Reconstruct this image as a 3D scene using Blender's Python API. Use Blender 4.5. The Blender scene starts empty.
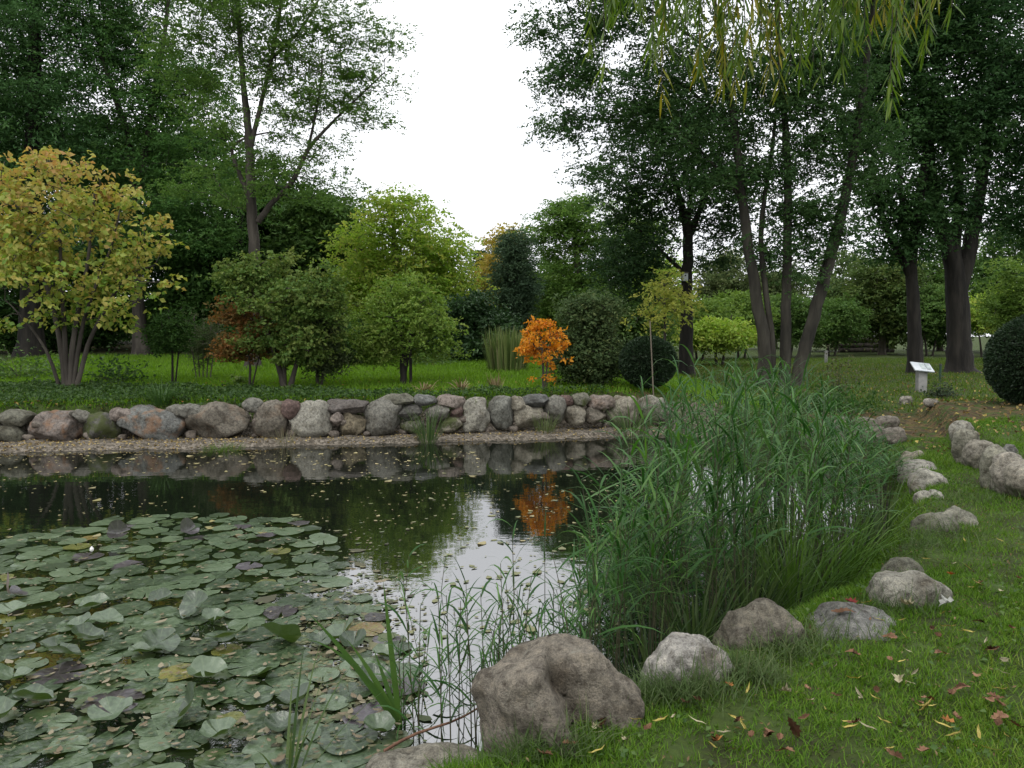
import bpy, bmesh, math, random
import numpy as np
from mathutils import Vector, noise

R = math.radians
C = bpy.context.scene.collection
scn = bpy.context.scene

# ------------------------------------------------------------------ camera
CAMZ, FPX, HOR = 1.9, 770.0, 335.0
PITCH = math.atan((384 - HOR) / FPX)
cam_d = bpy.data.cameras.new('camera')
cam = bpy.data.objects.new('camera', cam_d); C.objects.link(cam)
cam_d.sensor_width = 36; cam_d.lens = 36 * FPX / 1024
cam_d.clip_start = 0.05; cam_d.clip_end = 2000
cam.location = (0, 0, CAMZ); cam.rotation_euler = (math.pi / 2 - PITCH, 0, 0)
scn.camera = cam

# ------------------------------------------------------------------ sky, sun, exposure
SUN_EL, SUN_ROT = R(58), R(215)          # soft light from behind the photographer's left shoulder
w = bpy.data.worlds.new('World'); scn.world = w; w.use_nodes = True
nt = w.node_tree; nt.nodes.clear()
out = nt.nodes.new('ShaderNodeOutputWorld'); bg = nt.nodes.new('ShaderNodeBackground')
sky = nt.nodes.new('ShaderNodeTexSky'); sky.sky_type = 'NISHITA'; sky.sun_disc = False
sky.sun_elevation = SUN_EL; sky.sun_rotation = SUN_ROT
tc = nt.nodes.new('ShaderNodeTexCoord'); cl = nt.nodes.new('ShaderNodeTexNoise')
cl.inputs['Scale'].default_value = 2.2; cl.inputs['Detail'].default_value = 5
cr = nt.nodes.new('ShaderNodeValToRGB')
cr.color_ramp.elements[0].color = (15.5, 15.8, 16.6, 1); cr.color_ramp.elements[0].position = .3
cr.color_ramp.elements[1].color = (21, 21.2, 21.8, 1); cr.color_ramp.elements[1].position = .7
mx = nt.nodes.new('ShaderNodeMix'); mx.data_type = 'RGBA'; mx.inputs[0].default_value = .93   # cloud cover
nt.links.new(tc.outputs['Generated'], cl.inputs['Vector']); nt.links.new(cl.outputs['Fac'], cr.inputs['Fac'])
nt.links.new(sky.outputs[0], mx.inputs[6]); nt.links.new(cr.outputs[0], mx.inputs[7])
sz = nt.nodes.new('ShaderNodeSeparateXYZ'); mr_ = nt.nodes.new('ShaderNodeMapRange'); mr_.inputs[1].default_value = 0; mr_.inputs[2].default_value = 1; mr_.inputs[3].default_value = .85; mr_.inputs[4].default_value = 1.5
vm = nt.nodes.new('ShaderNodeVectorMath'); vm.operation = 'SCALE'
nt.links.new(tc.outputs['Generated'], sz.inputs[0]); nt.links.new(sz.outputs[2], mr_.inputs[0]); nt.links.new(mr_.outputs[0], vm.inputs['Scale']); nt.links.new(mx.outputs[2], vm.inputs[0])
nt.links.new(vm.outputs[0], bg.inputs['Color']); bg.inputs['Strength'].default_value = .15
nt.links.new(bg.outputs[0], out.inputs['Surface'])
sd_ = bpy.data.lights.new('sun', 'SUN'); sd_.energy = 2.0; sd_.angle = R(20); sd_.color = (1, .96, .9)
sun = bpy.data.objects.new('sun', sd_); C.objects.link(sun)
sv = Vector((math.sin(SUN_ROT) * math.cos(SUN_EL), math.cos(SUN_ROT) * math.cos(SUN_EL), math.sin(SUN_EL)))
sun.rotation_euler = sv.to_track_quat('Z', 'Y').to_euler(); sun.location = (0, 0, 30)
vs = scn.view_settings
vs.view_transform = 'Standard'; vs.look = 'None'; vs.gamma = 1; vs.use_curve_mapping = False; vs.exposure = -0.84
cy = scn.cycles
cy.max_bounces = 7; cy.diffuse_bounces = 2; cy.glossy_bounces = 3; cy.transmission_bounces = 3; cy.transparent_max_bounces = 6
cy.use_denoising = True; cy.use_adaptive_sampling = True; cy.adaptive_threshold = .015

rng = np.random.default_rng(7); random.seed(7)

# ------------------------------------------------------------------ pixels to places
def ray(px, py):
    u = (px - 512) / FPX; v = -(py - 384) / FPX
    dy = math.cos(PITCH) + v * math.sin(PITCH); dz = -math.sin(PITCH) + v * math.cos(PITCH)
    return u / dy, dz / dy                     # slopes per metre of depth
def at(px, py, d):
    a, b = ray(px, py); return np.array((a * d, d, CAMZ + b * d))
def flat(px, py, z=0.0):
    a, b = ray(px, py); d = (z - CAMZ) / b; return np.array((a * d, d, z))

def sstep(a, b, x):
    t = np.clip((x - a) / (b - a), 0, 1); return t * t * (3 - 2 * t)

POND = np.array([(-26, 10.4), (-14, 11.25), (-9.5, 12.15), (-7.8, 12.35), (-6.4, 12.65), (-5.5, 12.65), (-4.2, 13.0), (-3.1, 13.2), (-2.0, 13.35), (-1, 13.6), (.4, 13.8), (1.6, 14.2), (3.0, 14.5), (4.2, 13.6), (4.9, 12.4),
                 (5.0, 11), (4.6, 9.4), (4.1, 8.3), (3.35, 6.95), (2.65, 5.85), (2.15, 5.2), (1.5, 4.65), (.9, 4.15), (.35, 3.65),
                 (-.2, 3.2), (-1, 2.75), (-3, 2.0), (-8, 1.0), (-26, .6)])
def pond_sd(x, y):
    x = np.asarray(x, float); y = np.asarray(y, float)
    best = np.full(x.shape, 1e9); ins = np.zeros(x.shape, bool)
    n = len(POND)
    for i in range(n):
        ax, ay = POND[i]; bx, by = POND[(i + 1) % n]
        ex, ey = bx - ax, by - ay
        t = np.clip(((x - ax) * ex + (y - ay) * ey) / (ex * ex + ey * ey), 0, 1)
        best = np.minimum(best, np.hypot(x - ax - t * ex, y - ay - t * ey))
        c = ((ay > y) != (by > y))
        with np.errstate(divide='ignore', invalid='ignore'):
            xi = ax + (y - ay) * ex / (ey if ey else 1e-9)
        ins ^= c & (x < xi)
    return np.where(ins, -best, best)
def wob(x, y, s, k=0):
    return (np.sin(x * s * 1.3 + 1.7 + k) * np.cos(y * s * 1.1 - .6 + k) + .5 * np.sin(x * s * 2.9 - y * s * 2.3 + 2 + k) + .3 * np.cos(y * s * 5.1 + x * s * 4.3 + k)) / 1.8
def H(x, y):
    x = np.asarray(x, float); y = np.asarray(y, float)
    sd = pond_sd(x, y)
    right = sstep(2.0, 6.0, x)
    zl = .60 + .04 * np.clip(y - 13, 0, 40); zr = .52 + .008 * np.clip(y - 12, 0, 40)
    zfar = zl * (1 - right) + zr * right
    xb = np.interp(y, [7.3, 7.9, 9.2, 10.5, 14], [5.4, 4.95, 5.45, 5.9, 7.2])
    bed = .28 * sstep(0, .3, x - xb) * sstep(7.2, 7.6, y) * (1 - sstep(12.5, 15, y))
    znear = .26 + .02 * np.clip(x, -6, 8) + .015 * np.clip(y - 6, 0, 6)
    f = sstep(9, 13, y)
    top = znear * (1 - f) + zfar * f + bed + .018 * wob(x, y, 1.7)
    s = np.interp(x, [-9, -3.2, 1.7], [1.3, .72, 1.0]) * sstep(10.4, 11.6, y) * (1 - sstep(3.0, 4.4, x))
    near = 1 - sstep(0, .3, s)
    shelf = .07 * sstep(0, .2, sd) + .03 * wob(x, y, 5) * sstep(0, .3, sd)
    width = .3 + .12 * near
    wy = np.interp(x, [-26, -9.3, -3.24, 1.7, 2.9], [12.2, 13.07, 13.75, 15.0, 15.35]) + .42
    farw = sstep(10.6, 11.6, y) * (1 - sstep(3.0, 4.0, x))
    rise = sstep(0, 1, (sd - s) / width) * (1 - farw) + sstep(0, .22, y - wy) * farw
    z = shelf + (top - .07) * rise
    zin = -.6 * sstep(0, .9, -sd)
    return np.where(sd > 0, z, zin)
def ground_at(px, py, dmin=1.5, dmax=90):
    a, b = ray(px, py); ds = np.arange(dmin, dmax, .02)
    zz = CAMZ + b * ds; hh = np.maximum(H(a * ds, ds), 0.0)
    k = np.argmax(zz < hh)
    d = ds[k]; return np.array((a * d, d, hh[k]))
def hz(x, y): return float(H(np.array([x]), np.array([y]))[0])

# ------------------------------------------------------------------ objects, tags
def tag(o, label, cat, group=None):
    o['label'] = label; o['category'] = cat
    if group: o['group'] = group
    return o
def empty(name, loc=(0, 0, 0)):
    o = bpy.data.objects.new(name, None); C.objects.link(o); o.location = loc; o.empty_display_size = .2; return o
def link(name, me, mat=None, parent=None, loc=None):
    o = bpy.data.objects.new(name, me); C.objects.link(o)
    if mat is not None and not me.materials: me.materials.append(mat)
    if parent is not None: o.parent = parent
    if loc is not None: o.location = loc
    return o
def kind(o, k): o['kind'] = k; return o

class MB:
    """vertices + faces + a per-face random value, joined into one mesh"""
    def __init__(s): s.v = []; s.f = []; s.r = []; s.n = 0
    def add(s, v, f, r=.5):
        v = np.asarray(v, float).reshape(-1, 3); f = np.asarray(f, np.int64)
        s.v.append(v); s.f.append(f + s.n); s.n += len(v)
        s.r.append(np.broadcast_to(np.asarray(r, float), (len(f),)).copy())
    def mesh(s, name, mat=None, origin=(0, 0, 0), smooth=False):
        me = bpy.data.meshes.new(name)
        V = np.concatenate(s.v) - np.asarray(origin, float)
        me.vertices.add(len(V)); me.vertices.foreach_set('co', V.astype(np.float32).ravel())
        loops = []; starts = []; tot = []; k = 0
        for f in s.f:
            m, c = f.shape
            loops.append(f.ravel()); starts.append(k + np.arange(m) * c); tot.append(np.full(m, c)); k += m * c
        L = np.concatenate(loops); S = np.concatenate(starts); T = np.concatenate(tot)
        me.loops.add(len(L)); me.loops.foreach_set('vertex_index', L.astype(np.int32))
        me.polygons.add(len(S)); me.polygons.foreach_set('loop_start', S.astype(np.int32)); me.polygons.foreach_set('loop_total', T.astype(np.int32))
        at_ = me.attributes.new('rnd', 'FLOAT', 'FACE'); at_.data.foreach_set('value', np.concatenate(s.r).astype(np.float32))
        if smooth: me.polygons.foreach_set('use_smooth', np.ones(len(S), bool))
        me.update(); me.validate()
        if mat: me.materials.append(mat)
        return me

def tube(mb, pts, rad, sides=6, r=.5, cap=False):
    pts = np.asarray(pts, float); rad = np.asarray(rad, float); n = len(pts)
    tg = np.gradient(pts, axis=0); tg /= np.linalg.norm(tg, axis=1)[:, None] + 1e-9
    ref = np.array((0, 0, 1.0)) if abs(tg[0][2]) < .9 else np.array((1.0, 0, 0))
    a = np.cross(tg, ref); a /= np.linalg.norm(a, axis=1)[:, None] + 1e-9
    b = np.cross(tg, a)
    th = np.arange(sides) * 2 * math.pi / sides
    ring = a[:, None, :] * np.cos(th)[None, :, None] + b[:, None, :] * np.sin(th)[None, :, None]
    V = pts[:, None, :] + ring * rad[:, None, None]
    i = np.arange(n - 1)[:, None] * sides; j = np.arange(sides)[None, :]; j2 = (j + 1) % sides
    F = np.stack([i + j, i + j2, i + sides + j2, i + sides + j], -1).reshape(-1, 4)
    mb.add(V, F, r)
    if cap:
        mb.add(V[-1], np.arange(sides)[None, :], r); mb.add(V[0], np.arange(sides)[::-1][None, :], r)

def leaves(mb, c, L, W, rnd, up=.6, droop=0.0, axis=None, fold=.12):
    """one folded lozenge per centre"""
    n = len(c)
    if axis is None:
        a = rng.normal(size=(n, 3)); a[:, 2] = a[:, 2] * .6 - droop
    else: a = axis + rng.normal(size=(n, 3)) * .35
    a /= np.linalg.norm(a, axis=1)[:, None] + 1e-9
    nn = rng.normal(size=(n, 3)) * .75; nn[:, 2] += up
    b = np.cross(nn, a); b /= np.linalg.norm(b, axis=1)[:, None] + 1e-9
    m = np.cross(a, b)
    L = np.broadcast_to(L, (n,))[:, None] * rng.uniform(.7, 1.25, (n, 1)); W = L * W
    v0 = c - a * L * .5; v2 = c + a * L * .5 - m * L * .1
    v1 = c - a * L * .06 + b * W * .5 + m * L * fold; v3 = c - a * L * .06 - b * W * .5 + m * L * fold
    V = np.stack([v0, v1, v2, v3], 1).reshape(-1, 3)
    k = np.arange(n) * 4
    F = np.stack([np.stack([k, k + 1, k + 2], 1), np.stack([k, k + 2, k + 3], 1)], 1).reshape(-1, 3)
    mb.add(V, F, np.repeat(rnd, 2))

def strip(mb, base, dirv, side, L, W, bend, nseg=4, r=.5, prof=None, twist=0):
    """arching blade leaves, vectorised: base (n,3), dirv (n,3) start direction, bend = how far gravity pulls"""
    n = len(base); L = np.broadcast_to(L, (n,)); W = np.broadcast_to(W, (n,)); bend = np.broadcast_to(bend, (n,))
    p = base.copy(); d = dirv / (np.linalg.norm(dirv, axis=1)[:, None] + 1e-9)
    prof = prof or [.55, 1, .85, .5, .0]
    rows = []
    for k in range(nseg + 1):
        t = k / nseg; wv = np.interp(t, np.linspace(0, 1, len(prof)), prof)
        ww = (W * max(wv, .03) * .5)[:, None]
        rows.append(np.stack([p - side * ww, p + side * ww], 1))
        if k < nseg:
            p = p + d * (L / nseg)[:, None]
            d = d.copy(); d[:, 2] -= bend / nseg * (0.5 + t); d /= np.linalg.norm(d, axis=1)[:, None] + 1e-9
    V = np.stack(rows, 1).reshape(-1, 3)                    # n,(nseg+1),2,3
    o = (np.arange(n) * (nseg + 1) * 2)[:, None] + (np.arange(nseg) * 2)[None, :]
    F = np.stack([o, o + 1, o + 3, o + 2], -1).reshape(-1, 4)
    mb.add(V, F, np.repeat(np.broadcast_to(r, (n,)), nseg))

# ------------------------------------------------------------------ materials
def mat_new(name):
    m = bpy.data.materials.new(name); m.use_nodes = True; t = m.node_tree; t.nodes.clear()
    o = t.nodes.new('ShaderNodeOutputMaterial'); return m, t, o
def ramp(t, cols, interp='LINEAR', pos=None):
    r = t.nodes.new('ShaderNodeValToRGB'); e = r.color_ramp.elements; r.color_ramp.interpolation = interp
    n = len(cols)
    for i, c in enumerate(cols):
        p = pos[i] if pos else i / max(n - 1, 1)
        if i < 2: e[i].position = p; x = e[i]
        else: x = e.new(p)
        x.color = (*c, 1)
    return r
def foliage(name, cols, trans=.35, rough=.55, tint=1.25, spec=.25):
    m, t, o = mat_new(name)
    a = t.nodes.new('ShaderNodeAttribute'); a.attribute_name = 'rnd'
    r = ramp(t, cols); t.links.new(a.outputs['Fac'], r.inputs['Fac'])
    p = t.nodes.new('ShaderNodeBsdfPrincipled'); p.inputs['Roughness'].default_value = rough; p.inputs['Specular IOR Level'].default_value = spec
    tr = t.nodes.new('ShaderNodeBsdfTranslucent')
    hs = t.nodes.new('ShaderNodeHueSaturation'); hs.inputs['Value'].default_value = tint; hs.inputs['Hue'].default_value = .495; hs.inputs['Saturation'].default_value = 1.1
    t.links.new(r.outputs[0], p.inputs['Base Color']); t.links.new(r.outputs[0], hs.inputs['Color']); t.links.new(hs.outputs[0], tr.inputs['Color'])
    mix = t.nodes.new('ShaderNodeMixShader'); mix.inputs[0].default_value = trans
    t.links.new(p.outputs[0], mix.inputs[1]); t.links.new(tr.outputs[0], mix.inputs[2]); t.links.new(mix.outputs[0], o.inputs['Surface'])
    return m
def noisy(name, cols, scale=6, rough=.85, bump=.4, bscale=30, stretch=(1, 1, 1), dist=.02, spec=.3):
    m, t, o = mat_new(name)
    tc = t.nodes.new('ShaderNodeTexCoord'); mp = t.nodes.new('ShaderNodeMapping'); mp.inputs['Scale'].default_value = stretch
    t.links.new(tc.outputs['Object'], mp.inputs['Vector'])
    n = t.nodes.new('ShaderNodeTexNoise'); n.inputs['Scale'].default_value = scale; n.inputs['Detail'].default_value = 6
    t.links.new(mp.outputs[0], n.inputs['Vector'])
    r = ramp(t, cols, pos=[.3 + .4 * i / max(len(cols) - 1, 1) for i in range(len(cols))]); t.links.new(n.outputs['Fac'], r.inputs['Fac'])
    p = t.nodes.new('ShaderNodeBsdfPrincipled'); p.inputs['Roughness'].default_value = rough; p.inputs['Specular IOR Level'].default_value = spec
    t.links.new(r.outputs[0], p.inputs['Base Color'])
    n2 = t.nodes.new('ShaderNodeTexNoise'); n2.inputs['Scale'].default_value = bscale; n2.inputs['Detail'].default_value = 4
    t.links.new(mp.outputs[0], n2.inputs['Vector'])
    b = t.nodes.new('ShaderNodeBump'); b.inputs['Strength'].default_value = bump; b.inputs['Distance'].default_value = dist
    t.links.new(n2.outputs['Fac'], b.inputs['Height']); t.links.new(b.outputs[0], p.inputs['Normal'])
    t.links.new(p.outputs[0], o.inputs['Surface']); return m

BARK = noisy('bark', [(.022, .019, .015), (.048, .041, .033), (.085, .075, .06)], 5, .9, .9, 14, (1, 1, .18), .04)
BARK_GREY = noisy('grey_bark', [(.06, .055, .04), (.11, .095, .075), (.16, .14, .115)], 5, .9, .8, 16, (1, 1, .2), .03)
BARK_BLACK = noisy('dark_bark', [(.009, .008, .007), (.019, .017, .014), (.035, .031, .025)], 5, .95, .9, 14, (1, 1, .2), .04)
BARK_ALDER = noisy('alder_bark', [(.014, .013, .01), (.032, .029, .022), (.06, .055, .042)], 5, .95, .9, 14, (1, 1, .2), .04)
BARK_RED = noisy('red_bark', [(.08, .04, .025), (.15, .08, .05), (.2, .12, .08)], 5, .9, .8, 14, (1, 1, .15), .04)
WOOD = noisy('weathered_wood', [(.09, .075, .055), (.16, .135, .1)], 8, .85, .4, 30, (1, 1, .1))

# stone: base colour from the object's own colour, moss amount from its own property
def stone_material():
    m, t, o = mat_new('granite')
    N = t.nodes.new; lk = t.links.new
    tc = N('ShaderNodeTexCoord'); oi = N('ShaderNodeObjectInfo')
    off = N('ShaderNodeVectorMath'); off.operation = 'MULTIPLY_ADD'; off.inputs[1].default_value = (1, 1, 1)
    rv = N('ShaderNodeCombineXYZ'); mu = N('ShaderNodeMath'); mu.operation = 'MULTIPLY'; mu.inputs[1].default_value = 40
    lk(oi.outputs['Random'], mu.inputs[0]); lk(mu.outputs[0], rv.inputs[0]); lk(mu.outputs[0], rv.inputs[1])
    lk(tc.outputs['Object'], off.inputs[0]); lk(rv.outputs[0], off.inputs[2])
    def nz(s, d=5, rough=.6):
        n = N('ShaderNodeTexNoise'); n.inputs['Scale'].default_value = s; n.inputs['Detail'].default_value = d; n.inputs['Roughness'].default_value = rough
        lk(off.outputs[0], n.inputs['Vector']); return n
    big, mid, fine = nz(4), nz(22, 6, .7), nz(130, 3, .6)
    r1 = ramp(t, [(.45, .4, .33), (1, .98, .94), (1.3, 1.27, 1.2)], pos=[.3, .5, .72]); lk(big.outputs['Fac'], r1.inputs['Fac'])
    r2 = ramp(t, [(.38, .35, .32), (1, 1, 1), (1.5, 1.46, 1.4)], pos=[.34, .5, .68]); lk(mid.outputs['Fac'], r2.inputs['Fac'])
    r3 = ramp(t, [(.72, .72, .72), (1, 1, 1), (1.28, 1.28, 1.28)], pos=[.35, .5, .65]); lk(fine.outputs['Fac'], r3.inputs['Fac'])
    def mul(a, b):
        x = N('ShaderNodeMix'); x.data_type = 'RGBA'; x.blend_type = 'MULTIPLY'; x.inputs[0].default_value = 1; lk(a, x.inputs[6]); lk(b, x.inputs[7]); return x.outputs[2]
    rg = nz(3.5, 7, .6); rg.noise_type = 'RIDGED_MULTIFRACTAL'
    r4 = ramp(t, [(1.08, 1.08, 1.08), (1, 1, 1), (.5, .46, .4)], pos=[.1, .62, .95]); lk(rg.outputs['Fac'], r4.inputs['Fac'])
    col = mul(r4.outputs[0], mul(mul(oi.outputs['Color'], r1.outputs[0]), r2.outputs[0])); col = mul(col, r3.outputs[0])
    # rust streak on request
    ra = N('ShaderNodeAttribute'); ra.attribute_type = 'OBJECT'; ra.attribute_name = 'rust'
    n4 = nz(3.2, 3); rr = ramp(t, [(0, 0, 0), (1, 1, 1)], pos=[.5, .62]); lk(n4.outputs['Fac'], rr.inputs['Fac'])
    rm = N('ShaderNodeMath'); rm.operation = 'MULTIPLY'; lk(ra.outputs['Fac'], rm.inputs[0]); lk(rr.outputs[0], rm.inputs[1])
    rx = N('ShaderNodeMix'); rx.data_type = 'RGBA'; rx.inputs[7].default_value = (.2, .105, .05, 1); lk(rm.outputs[0], rx.inputs[0]); lk(col, rx.inputs[6])
    # lichen, moss
    li = nz(9, 6, .75); lr = ramp(t, [(0, 0, 0), (1, 1, 1)], pos=[.6, .7]); lk(li.outputs['Fac'], lr.inputs['Fac'])
    lm = N('ShaderNodeMath'); lm.operation = 'MULTIPLY'; lm.inputs[1].default_value = .35; lk(lr.outputs[0], lm.inputs[0])
    lx = N('ShaderNodeMix'); lx.data_type = 'RGBA'; lx.inputs[7].default_value = (.3, .3, .24, 1); lk(lm.outputs[0], lx.inputs[0]); lk(rx.outputs[2], lx.inputs[6])
    ma = N('ShaderNodeAttribute'); ma.attribute_type = 'OBJECT'; ma.attribute_name = 'moss'
    n5 = nz(6, 6, .7); sub = N('ShaderNodeMath'); sub.operation = 'ADD'; lk(n5.outputs['Fac'], sub.inputs[0]); lk(ma.outputs['Fac'], sub.inputs[1])
    mr = ramp(t, [(0, 0, 0), (1, 1, 1)], pos=[.88, 1.0]); lk(sub.outputs[0], mr.inputs['Fac'])
    mxm = N('ShaderNodeMix'); mxm.data_type = 'RGBA'; mxm.inputs[7].default_value = (.05, .06, .018, 1); lk(mr.outputs[0], mxm.inputs[0]); lk(lx.outputs[2], mxm.inputs[6])
    p = N('ShaderNodeBsdfPrincipled'); p.inputs['Roughness'].default_value = .8; p.inputs['Specular IOR Level'].default_value = .3
    lk(mxm.outputs[2], p.inputs['Base Color'])
    b1 = N('ShaderNodeBump'); b1.inputs['Strength'].default_value = .8; b1.inputs['Distance'].default_value = .03; lk(mid.outputs['Fac'], b1.inputs['Height'])
    b0 = N('ShaderNodeBump'); b0.invert = True; b0.inputs['Strength'].default_value = .55; b0.inputs['Distance'].default_value = .03; lk(rg.outputs['Fac'], b0.inputs['Height']); lk(b0.outputs[0], b1.inputs['Normal'])
    b2 = N('ShaderNodeBump'); b2.inputs['Strength'].default_value = .6; b2.inputs['Distance'].default_value = .006; lk(fine.outputs['Fac'], b2.inputs['Height']); lk(b1.outputs[0], b2.inputs['Normal'])
    lk(b2.outputs[0], p.inputs['Normal']); lk(p.outputs[0], o.inputs['Surface']); return m
STONE = stone_material()

# ------------------------------------------------------------------ ground
def axis(parts):
    out = []
    for a, b, s in parts: out += list(np.arange(a, b, s))
    out.append(parts[-1][1]); return np.array(out)
xs = axis([(-400, -60, 40), (-60, -16, 2), (-16, -10, .25), (-10, 7.5, .075), (7.5, 16, .25), (16, 60, 2), (60, 400, 40)])
ys = axis([(-300, -20, 30), (-20, 0, 1), (0, 2, .25), (2, 16.5, .075), (16.5, 24, .25), (24, 60, 1.5), (60, 500, 40)])
X, Y = np.meshgrid(xs, ys); Z = H(X, Y)
nx, ny = len(xs), len(ys)
mb = MB()
i = (np.arange(ny - 1) * nx)[:, None] + np.arange(nx - 1)[None, :]
mb.add(np.stack([X, Y, Z], -1), np.stack([i, i + 1, i + nx + 1, i + nx], -1).reshape(-1, 4))
me = mb.mesh('ground', smooth=True)
SD = pond_sd(X, Y)
SH = np.interp(X, [-9, -3.2, 1.7], [1.3, .72, 1.0])
gravel = (sstep(.3, -.1, Y - np.interp(X, [-26, -9.3, -3.24, 1.7, 2.9], [12.2, 13.07, 13.75, 15.0, 15.35]) - .42) * sstep(10.2, 11.3, Y) * (1 - sstep(3.4, 4.4, X))) * (SD > -2)
mud = 1 - sstep(-.1, .12, SD)
litter = sstep(0, 1.6, 2.6 - np.hypot((X - 6.3) / 1.2, (Y - 12.0) / 1.2)) * .5
litter = np.maximum(litter, .45 * sstep(24, 30, Y) * sstep(-2, -8, X))
litter = np.maximum(litter, .6 * sstep(1.2, .0, np.abs(SD - SH - .9)) * (Y > 12) * (X > .8) * (X < 5))
for nm, arr in (('gravel', gravel), ('mud', mud), ('litter', litter)):
    a = me.attributes.new(nm, 'FLOAT', 'POINT'); a.data.foreach_set('value', arr.astype(np.float32).ravel())
def ground_material():
    m, t, o = mat_new('ground'); N = t.nodes.new; lk = t.links.new
    tc = N('ShaderNodeTexCoord')
    def nz(s, d=6):
        n = N('ShaderNodeTexNoise'); n.inputs['Scale'].default_value = s; n.inputs['Detail'].default_value = d; lk(tc.outputs['Object'], n.inputs['Vector']); return n
    g = ramp(t, [(.028, .03, .012), (.036, .055, .012), (.05, .075, .02)], pos=[.3, .5, .7]); lk(nz(3).outputs['Fac'], g.inputs['Fac'])
    v = N('ShaderNodeTexVoronoi'); v.inputs['Scale'].default_value = 28; lk(tc.outputs['Object'], v.inputs['Vector'])
    gc = ramp(t, [(.045, .04, .03), (.1, .085, .065), (.2, .175, .14)]); sp = N('ShaderNodeSeparateColor'); lk(v.outputs['Color'], sp.inputs[0]); lk(sp.outputs[0], gc.inputs['Fac'])
    v2 = N('ShaderNodeTexVoronoi'); v2.inputs['Scale'].default_value = 14; lk(tc.outputs['Object'], v2.inputs['Vector'])
    sp2 = N('ShaderNodeSeparateColor'); lk(v2.outputs['Color'], sp2.inputs[0])
    lc = ramp(t, [(.03, .024, .014), (.06, .042, .024), (.1, .07, .03), (.045, .055, .02)]); lk(sp2.outputs[0], lc.inputs['Fac'])
    def blend(col, col2, attr, nscale=7):
        a = N('ShaderNodeAttribute'); a.attribute_name = attr
        ad = N('ShaderNodeMath'); ad.operation = 'ADD'; n = nz(nscale); lk(a.outputs['Fac'], ad.inputs[0]); lk(n.outputs['Fac'], ad.inputs[1])
        r = ramp(t, [(0, 0, 0), (1, 1, 1)], pos=[.85, 1.0]); r.color_ramp.elements[0].position = .9; lk(ad.outputs[0], r.inputs['Fac'])
        x = N('ShaderNodeMix'); x.data_type = 'RGBA'; lk(r.outputs[0], x.inputs[0]); lk(col, x.inputs[6])
        if isinstance(col2, tuple): x.inputs[7].default_value = (*col2, 1)
        else: lk(col2, x.inputs[7])
        return x.outputs[2]
    c = blend(g.outputs[0], lc.outputs[0], 'litter'); c = blend(c, gc.outputs[0], 'gravel', 12); c = blend(c, (.022, .02, .014), 'mud')
    p = N('ShaderNodeBsdfPrincipled'); p.inputs['Roughness'].default_value = .95; p.inputs['Specular IOR Level'].default_value = .15
    lk(c, p.inputs['Base Color'])
    b = N('ShaderNodeBump'); b.inputs['Strength'].default_value = .7; b.inputs['Distance'].default_value = .03; lk(v.outputs['Distance'], b.inputs['Height']); lk(b.outputs[0], p.inputs['Normal'])
    lk(p.outputs[0], o.inputs['Surface']); return m
kind(link('ground', me, ground_material()), 'structure')

# ------------------------------------------------------------------ water
def water_material():
    m, t, o = mat_new('pond_water'); N = t.nodes.new; lk = t.links.new
    d = N('ShaderNodeBsdfPrincipled'); d.inputs['Base Color'].default_value = (.006, .008, .005, 1); d.inputs['Roughness'].default_value = .025
    d.inputs['IOR'].default_value = 2.35; d.inputs['Specular IOR Level'].default_value = .9
    tc = N('ShaderNodeTexCoord'); n = N('ShaderNodeTexNoise'); n.inputs['Scale'].default_value = 3.5; n.inputs['Detail'].default_value = 3
    mp = N('ShaderNodeMapping'); mp.inputs['Scale'].default_value = (1, 1.6, 1); lk(tc.outputs['Object'], mp.inputs['Vector']); lk(mp.outputs[0], n.inputs['Vector'])
    b = N('ShaderNodeBump'); b.inputs['Strength'].default_value = .06; b.inputs['Distance'].default_value = .02
    lk(n.outputs['Fac'], b.inputs['Height']); lk(b.outputs[0], d.inputs['Normal']); lk(d.outputs[0], o.inputs['Surface']); return m
cen = POND.mean(0)
wv = []
for k in range(len(POND)):
    a = POND[k]; p_, n_ = POND[k - 1], POND[(k + 1) % len(POND)]
    e = n_ - p_; nrm = np.array((-e[1], e[0])); nrm = nrm / np.hypot(*nrm)
    wv.append((*(a + nrm * .25), 0.0))
bm = bmesh.new(); f = bm.faces.new([bm.verts.new(v) for v in wv]); bmesh.ops.triangulate(bm, faces=[f]); bmesh.ops.recalc_face_normals(bm, faces=bm.faces[:])
for f in bm.faces:
    if f.normal.z < 0: f.normal_flip()
wm = bpy.data.meshes.new('pond_water'); bm.to_mesh(wm); bm.free()
kind(link('pond_water', wm, water_material()), 'structure')

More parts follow.
